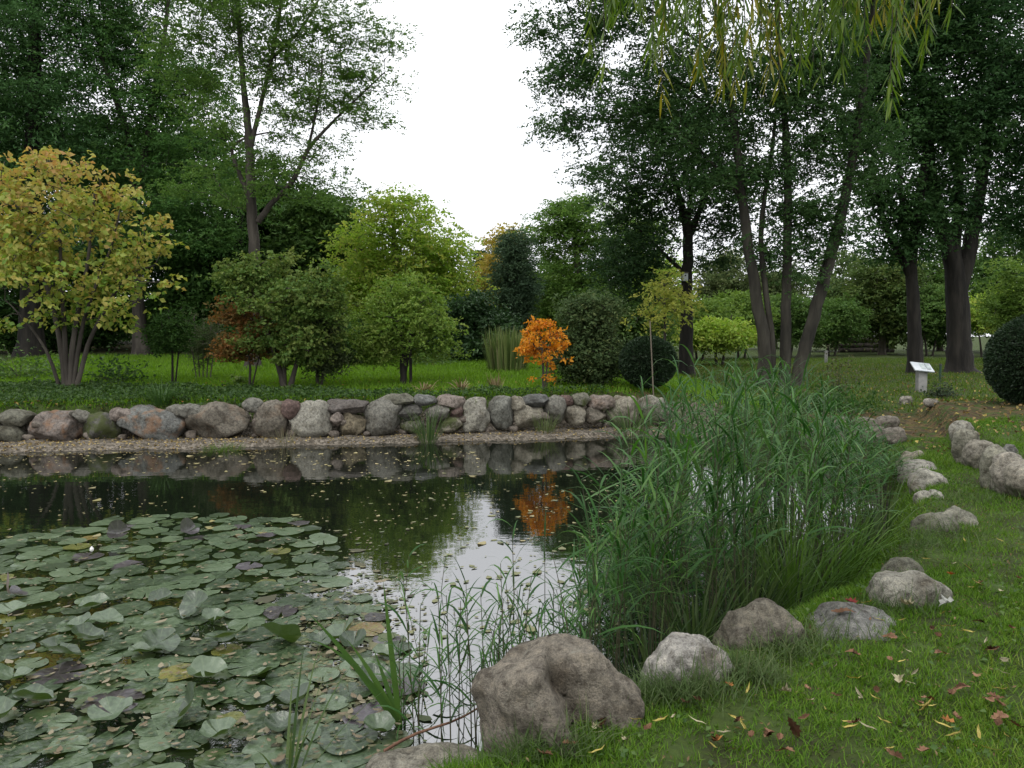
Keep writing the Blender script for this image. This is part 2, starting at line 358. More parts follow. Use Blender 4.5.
# ------------------------------------------------------------------ boulders
def boulder_mesh(w, dpt, h, seed, boxy=2.6, facets=6, rough=.06, sub=4, fn=None, taper=0.0):
    bm = bmesh.new(); bmesh.ops.create_icosphere(bm, subdivisions=sub, radius=1)
    rs = random.Random(seed); V = np.array([v.co[:] for v in bm.verts])
    pw = 2.0 / boxy
    n_ = (np.abs(V) ** boxy).sum(1) ** (1 / boxy); V = V / n_[:, None]
    for _ in range(facets):
        n = np.array([rs.gauss(0, 1), rs.gauss(0, 1), rs.gauss(0, .8)]); n /= np.linalg.norm(n)
        k = rs.uniform(.72, .95); e = V @ n - k
        V = V - np.where(e > 0, e * .95, 0)[:, None] * n
    V[:, 0] *= 1 - taper * V[:, 2]; V[:, 1] *= 1 - taper * V[:, 2]
    if fn: V = fn(V)
    s = np.array((w / 2, dpt / 2, h / 2)); P = V * s; m = min(w, dpt, h)
    o = Vector((seed * 3.7 % 50, seed * 1.3 % 50, 0))
    for k, p in enumerate(P):
        q = Vector(p) / m
        dd = noise.noise(q * 1.3 + o) * rough * 2.4 + noise.noise(q * 3.3 + o) * rough * 1.2 - abs(noise.noise(q * 5 + o)) * rough * 1.0 + noise.noise(q * 12 + o) * rough * .35
        nrm = Vector(V[k]).normalized(); P[k] = p + np.array(nrm) * dd * m
    for v, p in zip(bm.verts, P): v.co = p
    for f in bm.faces: f.smooth = True
    me = bpy.data.meshes.new('boulder'); bm.to_mesh(me); bm.free(); me.materials.append(STONE); return me
def boulder(name, label, center, w, dpt, h, col, seed, group=None, moss=0.0, rust=0.0, rot=0, tilt=0, **kw):
    o = link(name, boulder_mesh(w, dpt, h, seed, **kw), None, None, center)
    o.rotation_euler = (0, tilt, rot); o.color = (*col, 1); o['moss'] = moss; o['rust'] = rust
    return tag(o, label, 'boulder', group)

GREY, BROWN, PINK, TAN, DARK, PALE, OLIVE, RED, BLUE = (.2, .19, .17), (.2, .165, .13), (.27, .2, .185), (.3, .26, .2), (.1, .095, .09), (.33, .31, .27), (.17, .165, .12), (.17, .085, .075), (.17, .18, .19)
def wall_d(px): return float(np.interp(px, [-80, 0, 165, 330, 480, 600, 680], [13.0, 13.2, 13.5, 13.75, 14.3, 15.0, 15.4]))
GW = 'boulders of the retaining wall along the far bank'
WALL = [  # x0,y0,x1,y1, colour, moss, rust, boxy, tilt, label
 (-42, 408, 2, 446, BROWN, .2, 0, 2.4, 0, 'brown boulder at the end of the far wall beside the yellow tree'),
 (-4, 411, 34, 426, OLIVE, .25, 0, 2.4, 0, 'flat olive grey stone on a rounder boulder, wall end below the yellow tree'),
 (-8, 424, 26, 449, OLIVE, .25, 0, 2.3, 0, 'round olive grey boulder under a flat stone at the wall end by fallen leaves'),
 (35, 411, 86, 448, (.22,.165,.155), 0, .6, 3.2, .12, 'angular pink boulder with a rusty orange face in the far wall'),
 (70, 410, 92, 421, GREY, 0, 0, 2.6, .25, 'small grey wedge between the rusty pink boulder and the mossy boulder'),
 (84, 413, 119, 446, DARK, .47, 0, 2.5, 0, 'round boulder darkened by moss, right beside the angular pink boulder'),
 (110, 409, 142, 422, PINK, 0, 0, 2.8, .18, 'pinkish wedge stone on top between the mossy boulder and rusty slab'),
 (121, 409, 188, 443, BLUE, 0, .6, 3.0, .3, 'slanting blue grey slab with a rust orange band in the far wall'),
 (168, 404, 203, 418, GREY, .1, 0, 2.2, .08, 'flat oval grey stone on the wall top before the biggest brown boulder'),
 (187, 403, 253, 440, BROWN, 0, .2, 2.5, 0, 'biggest brown boulder of the far wall, wide and low'),
 (243, 399, 263, 414, GREY, .05, 0, 2.1, 0, 'small round grey stone resting between two large brown boulders'),
 (254, 399, 289, 439, BROWN, .1, .2, 2.4, 0, 'tall egg shaped brown boulder beside the round red stone'),
 (281, 399, 299, 420, RED, 0, 0, 2.2, 0, 'round dark red stone on top of the far wall'),
 (290, 400, 333, 440, PALE, .15, 0, 2.3, 0, 'broad pale domed boulder with lichen next to the round red stone'),
 (324, 400, 368, 413, (.15, .12, .12), 0, 0, 3.6, .03, 'long dark purple lintel stone lying over two smaller stones'),
 (330, 411, 343, 425, PINK, 0, 0, 2.8, 0, 'small pink grey stone tucked under the dark purple lintel'),
 (341, 412, 367, 437, (.26, .2, .11), .1, 0, 3.2, 0, 'squarish ochre boulder under the long purple lintel'),
 (365, 397, 401, 435, GREY, .22, 0, 2.6, 0, 'tall grey boulder with moss patches and a shouldered top'),
 (383, 394, 416, 407, OLIVE, .2, 0, 2.6, 0, 'flat olive stone on the wall top beside the shouldered grey boulder'),
 (399, 405, 422, 420, DARK, .1, 0, 2.7, 0, 'dark stone in the middle course below the flat olive stone'),
 (400, 418, 423, 433, OLIVE, .38, 0, 2.3, 0, 'low mossy stone at the wall foot behind the sedge tuft'),
 (413, 394, 436, 406, BLUE, 0, 0, 2.5, 0, 'small blue grey stone on the wall top above the sedge tuft'),
 (425, 405, 450, 421, GREY, .15, 0, 2.3, 0, 'rounded grey stone just behind the sedge tuft in the middle course'),
 (436, 396, 467, 409, PINK, 0, 0, 2.9, .06, 'pink grey flat slab on the wall top left of the pale moss striped boulder'),
 (448, 407, 464, 420, RED, 0, 0, 3.4, 0, 'small square dark red stone below the pink grey slab'),
 (438, 417, 464, 433, TAN, .45, 0, 2.3, 0, 'low stone capped with bright moss beside the sedge tuft'),
 (462, 398, 489, 432, PALE, .28, 0, 2.9, 0, 'tall pale boulder with a stripe of moss down its face'),
 (487, 398, 514, 429, (.19, .195, .18), .15, 0, 3.4, 0, 'upright grey boulder with a rounded square face'),
 (510, 396, 525, 411, TAN, 0, 0, 2.5, 0, 'small tan stone filling the gap over the peaked boulder'),
 (522, 394, 551, 406, (.13, .135, .145), .1, 0, 2.8, 0, 'dark blue flat slab on the wall top below the orange tree'),
 (511, 403, 543, 428, TAN, 0, 0, 3.0, .05, 'pale tan peaked boulder with an overhanging broken face'),
 (543, 396, 566, 425, GREY, .12, 0, 2.2, 0, 'grey teardrop shaped stone standing upright in the wall'),
 (557, 394, 573, 407, RED, 0, 0, 3.0, 0, 'small purple red stone on the top course beside a mossy one'),
 (570, 394, 591, 406, OLIVE, .38, 0, 2.7, 0, 'small mossy stone on the top course beside a purple red one'),
 (587, 395, 615, 409, PINK, 0, .2, 3.0, 0, 'pink brown slab on the top course over two brown blocks'),
 (564, 405, 586, 425, TAN, .1, 0, 2.8, 0, 'tan block in the lower course beside the grey teardrop stone'),
 (584, 406, 607, 424, BROWN, .1, 0, 2.7, 0, 'brown block in the lower course under the pink brown slab'),
 (605, 397, 642, 427, TAN, .15, 0, 2.3, .1, 'large tan sloping boulder near the reed bed end of the wall'),
 (636, 395, 672, 422, PALE, .15, 0, 2.3, 0, 'pale boulder at the wall end, half hidden by reeds'),
]
for k, (x0, y0, x1, y1, col, moss, rust, boxy, tilt, lab) in enumerate(WALL):
    d = wall_d((x0 + x1) / 2); s = d / FPX
    wd, h = (x1 - x0) * s * 1.06, (y1 - y0) * s * 1.08
    dp = min(max(wd * .75, .3), .7)
    c = at((x0 + x1) / 2, (y0 + y1) / 2, d + dp * .32 + (.06 if h < .27 else 0)); c[1] += 0
    boulder('boulder', lab, c, wd, dp, h, tuple((v * .55 + sum(col) / 3 * .45) * .6 * q for v, q in zip(col, (.98, 1, .93))), 10 + k, GW, moss, rust, tilt=tilt, boxy=boxy, facets=10 if boxy > 2.4 else 5, rough=.06)

for k in range(18):
    px = (25, 36, 86, 119, 124, 188, 252, 258, 290, 332, 343, 366, 402, 463, 489, 513, 544, 607)[k]; d = wall_d(px) - .02; q = rng.uniform(.09, .19)
    z = .07 + q * .3 + (k % 3 == 1) * .22
    boulder('wedge_stone', 'small wedge stone filling a gap between the wall boulders', (at(px, 420, d)[0], d + .1, z), q * 1.5, q * 1.2, q, (.12, .105, .09), 260 + k, 'small wedge stones in the gaps of the wall', .1, 0, rot=k, boxy=2.7, facets=8, sub=3)
def foot(px, py): return ground_at(px, py)
GB = 'boulders edging the near bank'
def crease(V):
    x, y, z = V[:, 0], V[:, 1], V[:, 2]
    # ridge running down the front, with a hollow behind it
    t = np.clip((.75 - z) / 1.5, 0, 1); lx = -.12 + .62 * t
    s = x - lx
    hol = sstep(-.05, .06, s) * np.exp(-np.clip(s - .06, 0, 9) / .3) * sstep(.6, .1, y) * np.clip(1.1 - np.abs(z) * .5, 0, 1)
    dent = np.exp(-((s - .12) / .07) ** 2 - ((z - .62) / .14) ** 2)
    V = V.copy(); V[:, 1] += hol * .75; V[:, 2] -= hol * .2 * (z > 0) + dent * .2
    rid = np.exp(-((s + .12) / .2) ** 2) * (y < .2); V[:, 1] -= rid * .12
    V[:, 0] *= 1.0; V[:, 2] = np.where(x < -.3, V[:, 2] - (np.abs(x) - .3) * .25, V[:, 2]); return V
NEAR = [  # x0,y0,x1,y1(foot), depth ratio, colour, moss, boxy, facets, tilt, fn, label
 (472, 642, 640, 752, .75, (.2, .165, .13), .06, 2.35, 3, 0, crease, 'biggest brown boulder on the near bank, with a deep crease down its face'),
 (362, 748, 492, 812, .9, (.24, .215, .17), .02, 2.3, 3, 0, None, 'low tan boulder at the water edge, in front of the biggest creased boulder'),
 (640, 639, 738, 694, .7, (.34, .315, .3), .03, 2.5, 6, .05, None, 'pale pinkish grey boulder with a pitted top, next to the creased boulder'),
 (708, 603, 808, 655, .7, (.17, .145, .11), .12, 2.6, 11, -.08, None, 'brown hump backed boulder between the pale boulder and the flat slab'),
 (804, 606, 906, 644, .8, (.2, .195, .19), .0, 3.4, 4, 0, None, 'flat grey slab carrying a brown oak leaf'),
 (870, 571, 947, 613, .8, (.3, .28, .235), .1, 2.5, 7, 0, None, 'pale smooth domed boulder behind the flat grey slab'),
 (882, 558, 928, 582, .8, OLIVE, .3, 2.4, 3, 0, None, 'mossy boulder half hidden behind the pale domed boulder'),
 (912, 515, 958, 536, .8, OLIVE, .33, 2.4, 3, 0, None, 'flat mossy stone sunk in the turf beside the sedge'),
 (932, 504, 977, 527, .8, (.24, .23, .18), .22, 2.3, 3, 0, None, 'greenish domed stone behind the flat mossy stone'),
 (916, 488, 942, 503, .9, PALE, .05, 2.6, 4, 0, None, 'small pale stone lowest of the stack at the reed edge'),
 (912, 469, 944, 492, .9, PALE, .1, 2.5, 4, 0, None, 'largest stone in the stack at the reed edge'),
 (902, 460, 936, 475, .9, (.3, .28, .25), .1, 2.6, 4, 0, None, 'flat grey stone in the stack at the reed edge'),
 (898, 449, 927, 465, .9, TAN, .05, 2.6, 4, 0, None, 'tan stone topmost and farthest in the stack at the reed edge'),
]
for k, (x0, y0, x1, y1, dr, col, moss, boxy, fac, tilt, fn, lab) in enumerate(NEAR):
    tk = .55 if k == 4 else .5
    g = foot((x0 + x1) / 2, y1 - 4 if y1 < 760 else 764)
    if y1 > 760: g = np.array((at(425, 780, 2.95)[0], 2.85, .2))
    d = g[1]; s = d / FPX
    wd, h = (x1 - x0) * s * 1.03, (y1 - y0) * s * (1.06 if k != 1 else 1.0); dp = wd * dr
    zt = at(0, y0, d + dp * tk)[2]
    hh = max(zt - g[2] + .26, .2)
    c = (at((x0 + x1) / 2, y1, d)[0] * (d + dp * .4) / d, d + dp * .42, zt - hh / 2)
    boulder('boulder', lab, c, wd * (d + dp * .4) / d, dp, hh, tuple((v * .7 + sum(col) / 3 * .3) * .64 * q for v, q in zip(col, (.97, 1, .96))), 80 + k, GB, moss, 0, tilt=tilt, boxy=boxy, facets=fac, rough=.07, sub=5 if k < 6 else 4, fn=fn)
GR = 'boulders holding up the raised bed'
BED = [
 (950, 420, 974, 446, PALE, .15, 'small pale stone farthest along the edge of the raised bed'),
 (953, 427, 980, 464, (.27, .255, .2), .18, 'tall rounded stone second farthest along the raised bed edge'),
 (962, 440, 996, 468, (.26, .23, .19), .1, 'brown grey boulder leaning against the tall rounded stone of the raised bed'),
 (981, 444, 1011, 492, (.27, .255, .2), .18, 'tall smooth boulder standing next to the largest pale boulder of the bed'),
 (1002, 443, 1019, 458, (.2, .195, .19), .1, 'small round stone lying on the raised bed behind the edge boulders'),
 (991, 452, 1030, 496, (.34, .3, .26), .05, 'pale angular boulder behind the largest one of the raised bed'),
 (1004, 461, 1052, 500, (.33, .29, .24), .03, 'largest pale boulder at the front corner of the raised bed'),
 (1046, 470, 1096, 508, BROWN, .1, 'brown boulder continuing the raised bed edge past its corner'),
]
for k, (x0, y0, x1, y1, col, moss, lab) in enumerate(BED):
    g = foot((x0 + x1) / 2, y1) if k != 4 else foot(1010, 458)
    d = g[1]; s = d / FPX; wd = (x1 - x0) * s * .98; dp = wd * .72
    zt = at(0, y0, d + dp * .3)[2]; hh = max(zt - g[2] + .08, .15)
    boulder('boulder', lab, (at((x0 + x1) / 2, y1, d + dp * .3)[0], d + dp * .35, zt - hh / 2), wd, dp, hh, tuple((v * .7 + sum(col) / 3 * .3) * .58 * q for v, q in zip(col, (.97, 1, .95))), 120 + k, GR, moss, 0, boxy=2.4, facets=4, rough=.05, tilt=-.1)
GD = 'dark stones of the low wall behind the reeds'
DK = [(800, 430, 826, 447, 'dark low stone nearest the reed tops in the low wall'), (822, 428, 846, 446, 'dark flat stone with moss second along the low wall behind the reeds'),
      (843, 430, 868, 446, 'round dark stone in the middle of the low wall'), (864, 427, 890, 445, 'broad dark brown stone in the low wall below the information board'),
      (887, 429, 908, 444, 'small dark stone ending the low wall near the leaf litter'), (830, 419, 856, 431, 'upper dark stone on the low wall, under the low shrub'),
      (856, 418, 880, 430, 'upper brown stone on the low wall, second from the shrub'), (880, 417, 902, 429, 'upper grey stone on the low wall near the sign'),
      (902, 396, 913, 405, 'small grey stone at the foot of the information board'), (926, 399, 940, 407, 'pale small stone beside the information board post')]
for k, (x0, y0, x1, y1, lab) in enumerate(DK):
    g = foot((x0 + x1) / 2, y1); d = g[1]; s = d / FPX; wd = (x1 - x0) * s * 1.1; h = (y1 - y0) * s * 1.2
    boulder('boulder', lab, (g[0], d + wd * .3, g[2] + h * .35), wd, wd * .7, h, (.11, .1, .085) if k < 8 else (.17, .16, .14), 150 + k, GD, .25 if k % 3 == 1 else .1, 0, boxy=2.5, facets=4)

# ------------------------------------------------------------------ trees
def ell_pts(lobes, n):
    """lobes: centre(3), radii(3)"""
    wgt = np.array([np.prod(r) ** .75 for _, r in lobes]); wgt /= wgt.sum()
    idx = rng.choice(len(lobes), n, p=wgt)
    v = rng.normal(size=(n, 3)); v /= np.linalg.norm(v, axis=1)[:, None]
    rad = rng.uniform(0, 1, n) ** (1 / 2.3)
    cc = np.array([c for c, _ in lobes])[idx]; rr = np.array([r for _, r in lobes])[idx]
    return cc + v * rad[:, None] * rr
def tree(name, label, cat, d, base_px, stems, lobes, nclump, nleaf, size, cols, group=None, bark=BARK, clump=.35, aspect=.55, droop=0.1, up=.6, trans=.35,
         twig=.012, sink=.1, depth=.85, flatc=.55, rough=.6, limb=.5, spec=.12, mat=None, spray=6, dens=2.0, zgreen=0.0):
    """stems: polylines of (px, py, radius in m); lobes: (px, py, rx, ry[, depth offset]) of crown masses standing d metres off"""
    bx = at(base_px, 384, d)[0]; gz = hz(bx, d); base = np.array((bx, d, gz))
    s = d / FPX
    root = empty(name, tuple(base)); tag(root, label, cat, group)
    tb = MB(); nodes = []; nrad = []
    for st in stems:
        pts = []
        for j, q in enumerate(st):
            dd = q[3] if len(q) > 3 else 0
            p = at(q[0], q[1], d + dd)
            if j == 0 and q[1] > 330: p[2] = gz - sink
            pts.append(p)
        pts = np.array(pts); rd = np.array([q[2] for q in st], float)
        # smooth resample
        t = np.linspace(0, len(pts) - 1, (len(pts) - 1) * 6 + 1); k0 = np.arange(len(pts))
        def cat_rom(P, t):
            i = np.clip(t.astype(int), 0, len(P) - 2); u = (t - i)[:, None]
            p0 = P[np.maximum(i - 1, 0)]; p1 = P[i]; p2 = P[i + 1]; p3 = P[np.minimum(i + 2, len(P) - 1)]
            return .5 * (2 * p1 + (p2 - p0) * u + (2 * p0 - 5 * p1 + 4 * p2 - p3) * u ** 2 + (3 * p1 - p0 - 3 * p2 + p3) * u ** 3)
        Q = cat_rom(pts, t); rr = np.interp(t, k0, rd)
        Q[1:-1] += rng.normal(size=(len(Q) - 2, 3)) * np.minimum(rr[1:-1, None] * .08, .012)
        rr = rr * rng.uniform(.97, 1.03, len(rr))
        if st[0][1] > 330: rr[0] *= 1.5; rr[1] *= 1.18
        tube(tb, Q, rr, 10 if rd.max() > .05 else 6)
        for q, r_ in zip(Q, rr):
            if q[2] > gz + .25: nodes.append(q); nrad.append(r_)
    L3 = [(at(l[0], l[1], d + (l[4] if len(l) > 4 else 0)), np.array((l[2] * s, max(l[2], l[3]) * s * depth, l[3] * s))) for l in lobes]
    cl_ = ell_pts(L3, nclump)
    cl_ = cl_[cl_[:, 2] > H(cl_[:, 0], cl_[:, 1]) + .15]
    nodes = np.array(nodes); nrad = np.array(nrad)
    order = np.argsort(np.min(np.linalg.norm(cl_[:, None, :] - nodes[None, ::3, :], axis=2), axis=1))
    for ci in order:
        p = cl_[ci]; dv = p - nodes; dist = np.linalg.norm(dv, axis=1)
        cost = dist + np.maximum(-dv[:, 2], 0) * .8 + (nrad < twig * 1.2) * .05
        k = int(np.argmin(cost)); q = nodes[k]; ln = dist[k]
        if ln < .05: continue
        m = max(3, min(7, int(ln / .5) + 2)); t = np.linspace(0, 1, m)[:, None]
        path = q + (p - q) * t; path[:, 2] += np.sin(t[:, 0] * math.pi) * ln * rng.uniform(-.02, .14)
        path[1:-1] += rng.normal(size=(m - 2, 3)) * ln * .05
        r0 = min(nrad[k] * limb * 1.25, twig + ln * .016 * limb * 2); r0 = max(r0, twig * .8); rr = np.linspace(r0, twig * .45, m)
        tube(tb, path, rr, 5)
        nodes = np.concatenate([nodes, path[1:]]); nrad = np.concatenate([nrad, rr[1:]])
    link('trunk', tb.mesh('trunk', bark, base, smooth=True), None, root)
    lb = MB(); per = rng.multinomial(int(nleaf * dens), np.ones(len(cl_)) / len(cl_))
    idx = np.repeat(np.arange(len(cl_)), per)
    csz = rng.uniform(.6, 1.4, len(cl_))
    tone = rng.uniform(0, 1, len(cl_)); K = spray
    if zgreen: tone = np.clip(tone * (1 - zgreen) + zgreen * 1.25 * (cl_[:, 2] - cl_[:, 2].min()) / np.ptp(cl_[:, 2]), 0, 1.1)
    idx = idx[::K]
    off = rng.normal(size=(len(idx), 3)); off *= np.minimum(1, 1.7 / (np.linalg.norm(off, axis=1)[:, None] + 1e-9)) * clump * csz[idx][:, None]; off[:, 2] *= flatc; off[:, 2] -= np.hypot(off[:, 0], off[:, 1]) * droop * .6
    c = cl_[idx] + off
    ax = off / (np.linalg.norm(off, axis=1)[:, None] + 1e-6) + rng.normal(size=off.shape) * .6; ax[:, 2] = ax[:, 2] * .5 - droop
    ax /= np.linalg.norm(ax, axis=1)[:, None] + 1e-9
    sdv = np.cross(ax, np.array((0, 0, 1.0)) + rng.normal(size=ax.shape) * .45); sdv /= np.linalg.norm(sdv, axis=1)[:, None] + 1e-9
    j = np.tile(np.arange(K), len(idx)); sgn = np.where(j % 2 == 0, 1.0, -1.0)[:, None]
    A = np.repeat(ax, K, 0); B = np.repeat(sdv, K, 0)
    c = np.repeat(c, K, 0) + A * ((j - K / 2) * size * .42)[:, None] + B * sgn * size * .38 + rng.normal(size=A.shape) * size * .18
    ii = np.repeat(idx, K)
    keep = c[:, 2] > gz + .05; c = c[keep]; ii = ii[keep]
    leaves(lb, c, size, aspect, np.clip(tone[ii] * .5 + rng.uniform(0, .5, len(ii)), 0, 1), up=up, axis=(A * .7 + B * sgn * .7)[keep])
    link('crown', lb.mesh('crown', mat or foliage(name + '_leaf', cols, trans, rough, spec=spec), base), None, root)
    return root

DG = [(.024, .062, .014), (.038, .085, .018), (.058, .115, .026)]           # deep green
MG = [(.045, .095, .022), (.07, .135, .032), (.11, .175, .045)]            # mid green
LG = [(.08, .15, .03), (.12, .2, .04), (.18, .26, .06)]                 # light green
YG = [(.15, .27, .035), (.22, .35, .05), (.3, .4, .08), (.38, .36, .08)]  # yellow green

tree('ornamental_tree', 'multi-stemmed small tree with yellow and orange autumn leaves above the boulder wall', 'tree', 16.1, 68,
     [[(66, 388, .07), (60, 340, .055), (42, 270, .035), (25, 215, .015)], [(70, 388, .07), (74, 335, .055), (88, 260, .035), (95, 190, .014)],
      [(68, 388, .06), (64, 320, .045), (60, 240, .03), (62, 180, .012)], [(74, 388, .06), (92, 335, .04), (125, 280, .025), (155, 265, .012)], [(62, 388, .045), (46, 350, .03), (20, 315, .015), (5, 300, .01)],
      [(72, 388, .05), (84, 320, .04), (110, 250, .025), (120, 210, .012)]],
     [(50, 195, 75, 46), (112, 222, 52, 45), (0, 235, 62, 62), (142, 268, 44, 32), (50, 262, 84, 40), (95, 300, 65, 24), (168, 278, 26, 18), (150, 240, 28, 20), (40, 165, 40, 22), (15, 318, 22, 10)],
     220, 7600, .125, [(.08, .19, .028), (.17, .27, .042), (.3, .33, .065), (.38, .31, .08), (.4, .22, .09)], None, BARK, .22, .72, .5, .45, .4, spec=.3, spray=4, dens=1.0, zgreen=.55)
tree('dark_tree', 'tall dark evergreen tree behind the yellow ornamental tree, its crown filling the top corner', 'tree', 27, 30,
     [[(30, 350, .4), (32, 200, .3), (35, 60, .2), (40, -120, .06)]],
     [(20, 60, 110, 70), (30, 150, 105, 55), (-60, 120, 90, 130), (60, 230, 80, 45), (30, -40, 100, 70), (-30, 270, 70, 50), (90, 20, 60, 45)],
     420, 52000, .15, [(.035, .085, .028), (.055, .125, .038), (.085, .165, .05)], 'tall trees behind the far lawn', BARK_BLACK, .75, .35, .2, .8, .25, flatc=.3)
tree('leaning_tree', 'tall green tree with a thin leaning trunk and reddish base behind the yellow tree', 'tree', 27.5, 140,
     [[(141, 348, .3), (138, 300, .2), (136, 200, .15), (125, 130, .12), (98, 40, .08), (80, -60, .06)], [(137, 205, .14), (150, 120, .1), (165, 30, .07), (172, -60, .04)]],
     [(150, 90, 65, 50), (200, 160, 50, 50), (130, 160, 55, 40), (190, 80, 45, 40), (110, 20, 60, 45), (170, 220, 60, 40), (215, 215, 35, 40), (130, -60, 80, 50)],
     330, 36000, .13, [(.05, .125, .032), (.075, .165, .042), (.11, .2, .055)], 'tall trees behind the far lawn', BARK, .6, .4, .15, .8, .35, flatc=.35)
tree('locust_tree', 'tall airy locust tree with a bare forked trunk beside the open sky', 'tree', 22, 253,
     [[(253, 372, 0.204), (253, 300, 0.170), (254, 250, 0.153), (251, 190, 0.136), (249, 140, 0.111), (243, 80, 0.076), (238, 10, 0.068), (232, -80, 0.034)],
      [(258, 222, 0.093), (272, 203, 0.076), (292, 182, 0.068), (308, 150, 0.055), (325, 130, 0.043), (345, 110, 0.030), (385, 72, 0.017)],
      [(250, 150, 0.076), (262, 100, 0.060), (275, 40, 0.047), (290, -50, 0.025)], [(252, 205, 0.068), (240, 175, 0.060), (232, 150, 0.043), (246, 138, 0.030), (270, 132, 0.017)],
      [(268, 62, 0.043), (300, 30, 0.034), (330, -20, 0.017)], [(308, 150, 0.043), (320, 90, 0.030), (322, 50, 0.017)]],
     [(240, 60, 55, 38), (300, 30, 55, 35), (355, 40, 40, 35), (372, 118, 34, 14), (330, 100, 40, 20), (215, 120, 45, 30), (285, 120, 36, 20), (300, -60, 120, 50), (200, -40, 80, 60), (392, 85, 18, 18),
      (310, 185, 50, 18), (300, 90, 60, 40), (250, 20, 70, 40), (190, 60, 40, 40), (350, 80, 40, 24), (300, 150, 40, 20), (215, 185, 50, 26), (262, 160, 40, 16), (340, 190, 22, 10), (380, 30, 22, 24)],
     620, 46000, .082, [(.065, .14, .028), (.1, .185, .04), (.145, .235, .058)], None, BARK, .36, .5, .1, .8, .4, twig=.014, flatc=.3)
tree('round_maple', 'green spreading maple with a dark forked trunk on the far lawn', 'tree', 16.3, 286,
     [[(286, 388, .085), (280, 370, .06), (268, 335, .045), (252, 290, .02)], [(288, 388, .07), (296, 365, .045), (306, 320, .03), (320, 285, .015)], [(284, 385, .05), (285, 340, .035), (286, 285, .015)]],
     [(285, 298, 56, 30), (250, 276, 28, 16), (312, 320, 34, 32), (285, 342, 54, 20), (322, 290, 24, 26), (236, 270, 20, 7), (270, 262, 25, 12)],
     190, 7600, .085, [(.05, .1, .022), (.08, .14, .03), (.12, .17, .04), (.16, .19, .05)], 'small trees on the far lawn', BARK, .24, .7, .2, .8, .35, flatc=.4)
tree('small_maple', 'little maple sapling turning orange beside the green spreading maple', 'tree', 16.6, 250,
     [[(249, 384, .03), (250, 365, .025), (246, 330, .012)], [(250, 378, .02), (262, 345, .01)]],
     [(238, 312, 26, 14), (245, 345, 26, 16), (258, 330, 16, 20), (228, 352, 14, 6)], 90, 2600, .08, [(.09, .1, .03), (.16, .11, .035), (.26, .12, .04), (.07, .1, .03)], None, BARK, .18, .6, .2, .8, .35, flatc=.4)
tree('grey_shrub', 'grey green bushy shrub growing right behind the green spreading maple', 'shrub', 17, 319,
     [[(318, 384, .05), (316, 360, .03), (310, 330, .015)], [(320, 384, .04), (326, 355, .025), (330, 325, .012)]],
     [(320, 338, 23, 28), (324, 362, 20, 12)], 90, 3600, .08, [(.04, .065, .025), (.065, .09, .035), (.09, .115, .045)], None, BARK, .2, .45, .1, .7, .3)
tree('apple_tree', 'round headed fruit tree with a straight dark trunk tied to a stake', 'tree', 17.4, 403,
     [[(403, 384, .085), (403, 360, .07), (401, 335, .05), (385, 305, .02)], [(402, 350, .05), (415, 320, .03), (430, 300, .015)], [(402, 340, .04), (403, 300, .02)]],
     [(402, 325, 48, 30), (370, 335, 26, 24), (440, 332, 24, 24), (405, 298, 34, 15), (403, 284, 24, 10), (385, 350, 26, 10)],
     180, 6600, .08, [(.07, .14, .02), (.11, .19, .03), (.17, .25, .05), (.24, .3, .075)], 'small trees on the far lawn', BARK_BLACK, .24, .6, .25, .7, .42, spec=.15)
tree('sapling', 'slender dark sapling between the yellow tree and the orange maple sapling', 'tree', 17, 172,
     [[(172, 378, .03), (172, 345, .02), (168, 310, .012)], [(174, 378, .02), (180, 340, .012)]], [(174, 328, 18, 24), (166, 345, 10, 12)], 60, 1700, .075, DG, None, BARK_BLACK, .2, .5, .1, .7, .3)
tree('feathery_shrub', 'feathery grey green shrub of thin upright shoots on the far lawn', 'shrub', 18.5, 203,
     [[(203 + k * 3, 372, .015), (203 + k * 6, 345, .012), (203 + k * 9, 318, .006)] for k in (-2, -1, 0, 1, 2)], [(204, 335, 24, 24), (204, 352, 16, 14)], 90, 1900, .07, [(.05, .08, .03), (.08, .11, .045), (.11, .13, .06)], None, BARK_GREY, .18, .25, .2, .5, .35)
tree('yellow_green_tree', 'broad yellow green tree behind the round headed fruit tree', 'tree', 27, 398,
     [[(398, 366, .25), (398, 310, .18), (395, 250, .1), (392, 205, .04)], [(398, 320, .1), (425, 280, .07), (440, 240, .03)], [(398, 320, .1), (372, 285, .07), (362, 250, .03)]],
     [(400, 245, 58, 46), (436, 285, 42, 45), (362, 280, 42, 46), (395, 212, 34, 18), (440, 240, 26, 30), (462, 305, 22, 30), (400, 300, 60, 30), (400, 335, 50, 20), (420, 205, 14, 10)],
     330, 22000, .13, YG, None, BARK_GREY, .46, .55, .15, .7, .5, dens=1.7)
tree('dark_rhododendron', 'dark glossy rounded evergreen shrub behind the far lawn next to the fruit tree', 'shrub', 25, 470,
     [[(466, 368, .1), (462, 345, .07), (455, 320, .03)], [(472, 368, .1), (480, 340, .06), (488, 320, .03)]],
     [(470, 318, 32, 24), (448, 338, 26, 20), (490, 336, 18, 24), (470, 345, 40, 16)], 190, 10500, .15, [(.016, .045, .012), (.025, .065, .016), (.045, .1, .022)], None, BARK_BLACK, .3, .45, .1, .9, .2, spec=.5)
tree('under_shrub', 'low dark green shrub under the yellow green tree', 'shrub', 23, 366,
     [[(362, 372, .05), (358, 350, .03), (352, 335, .015)], [(368, 372, .05), (372, 345, .03), (376, 330, .012)]], [(364, 345, 26, 20), (345, 352, 14, 12)], 90, 4600, .1, DG, None, BARK_BLACK, .26, .5, .1, .8, .25)
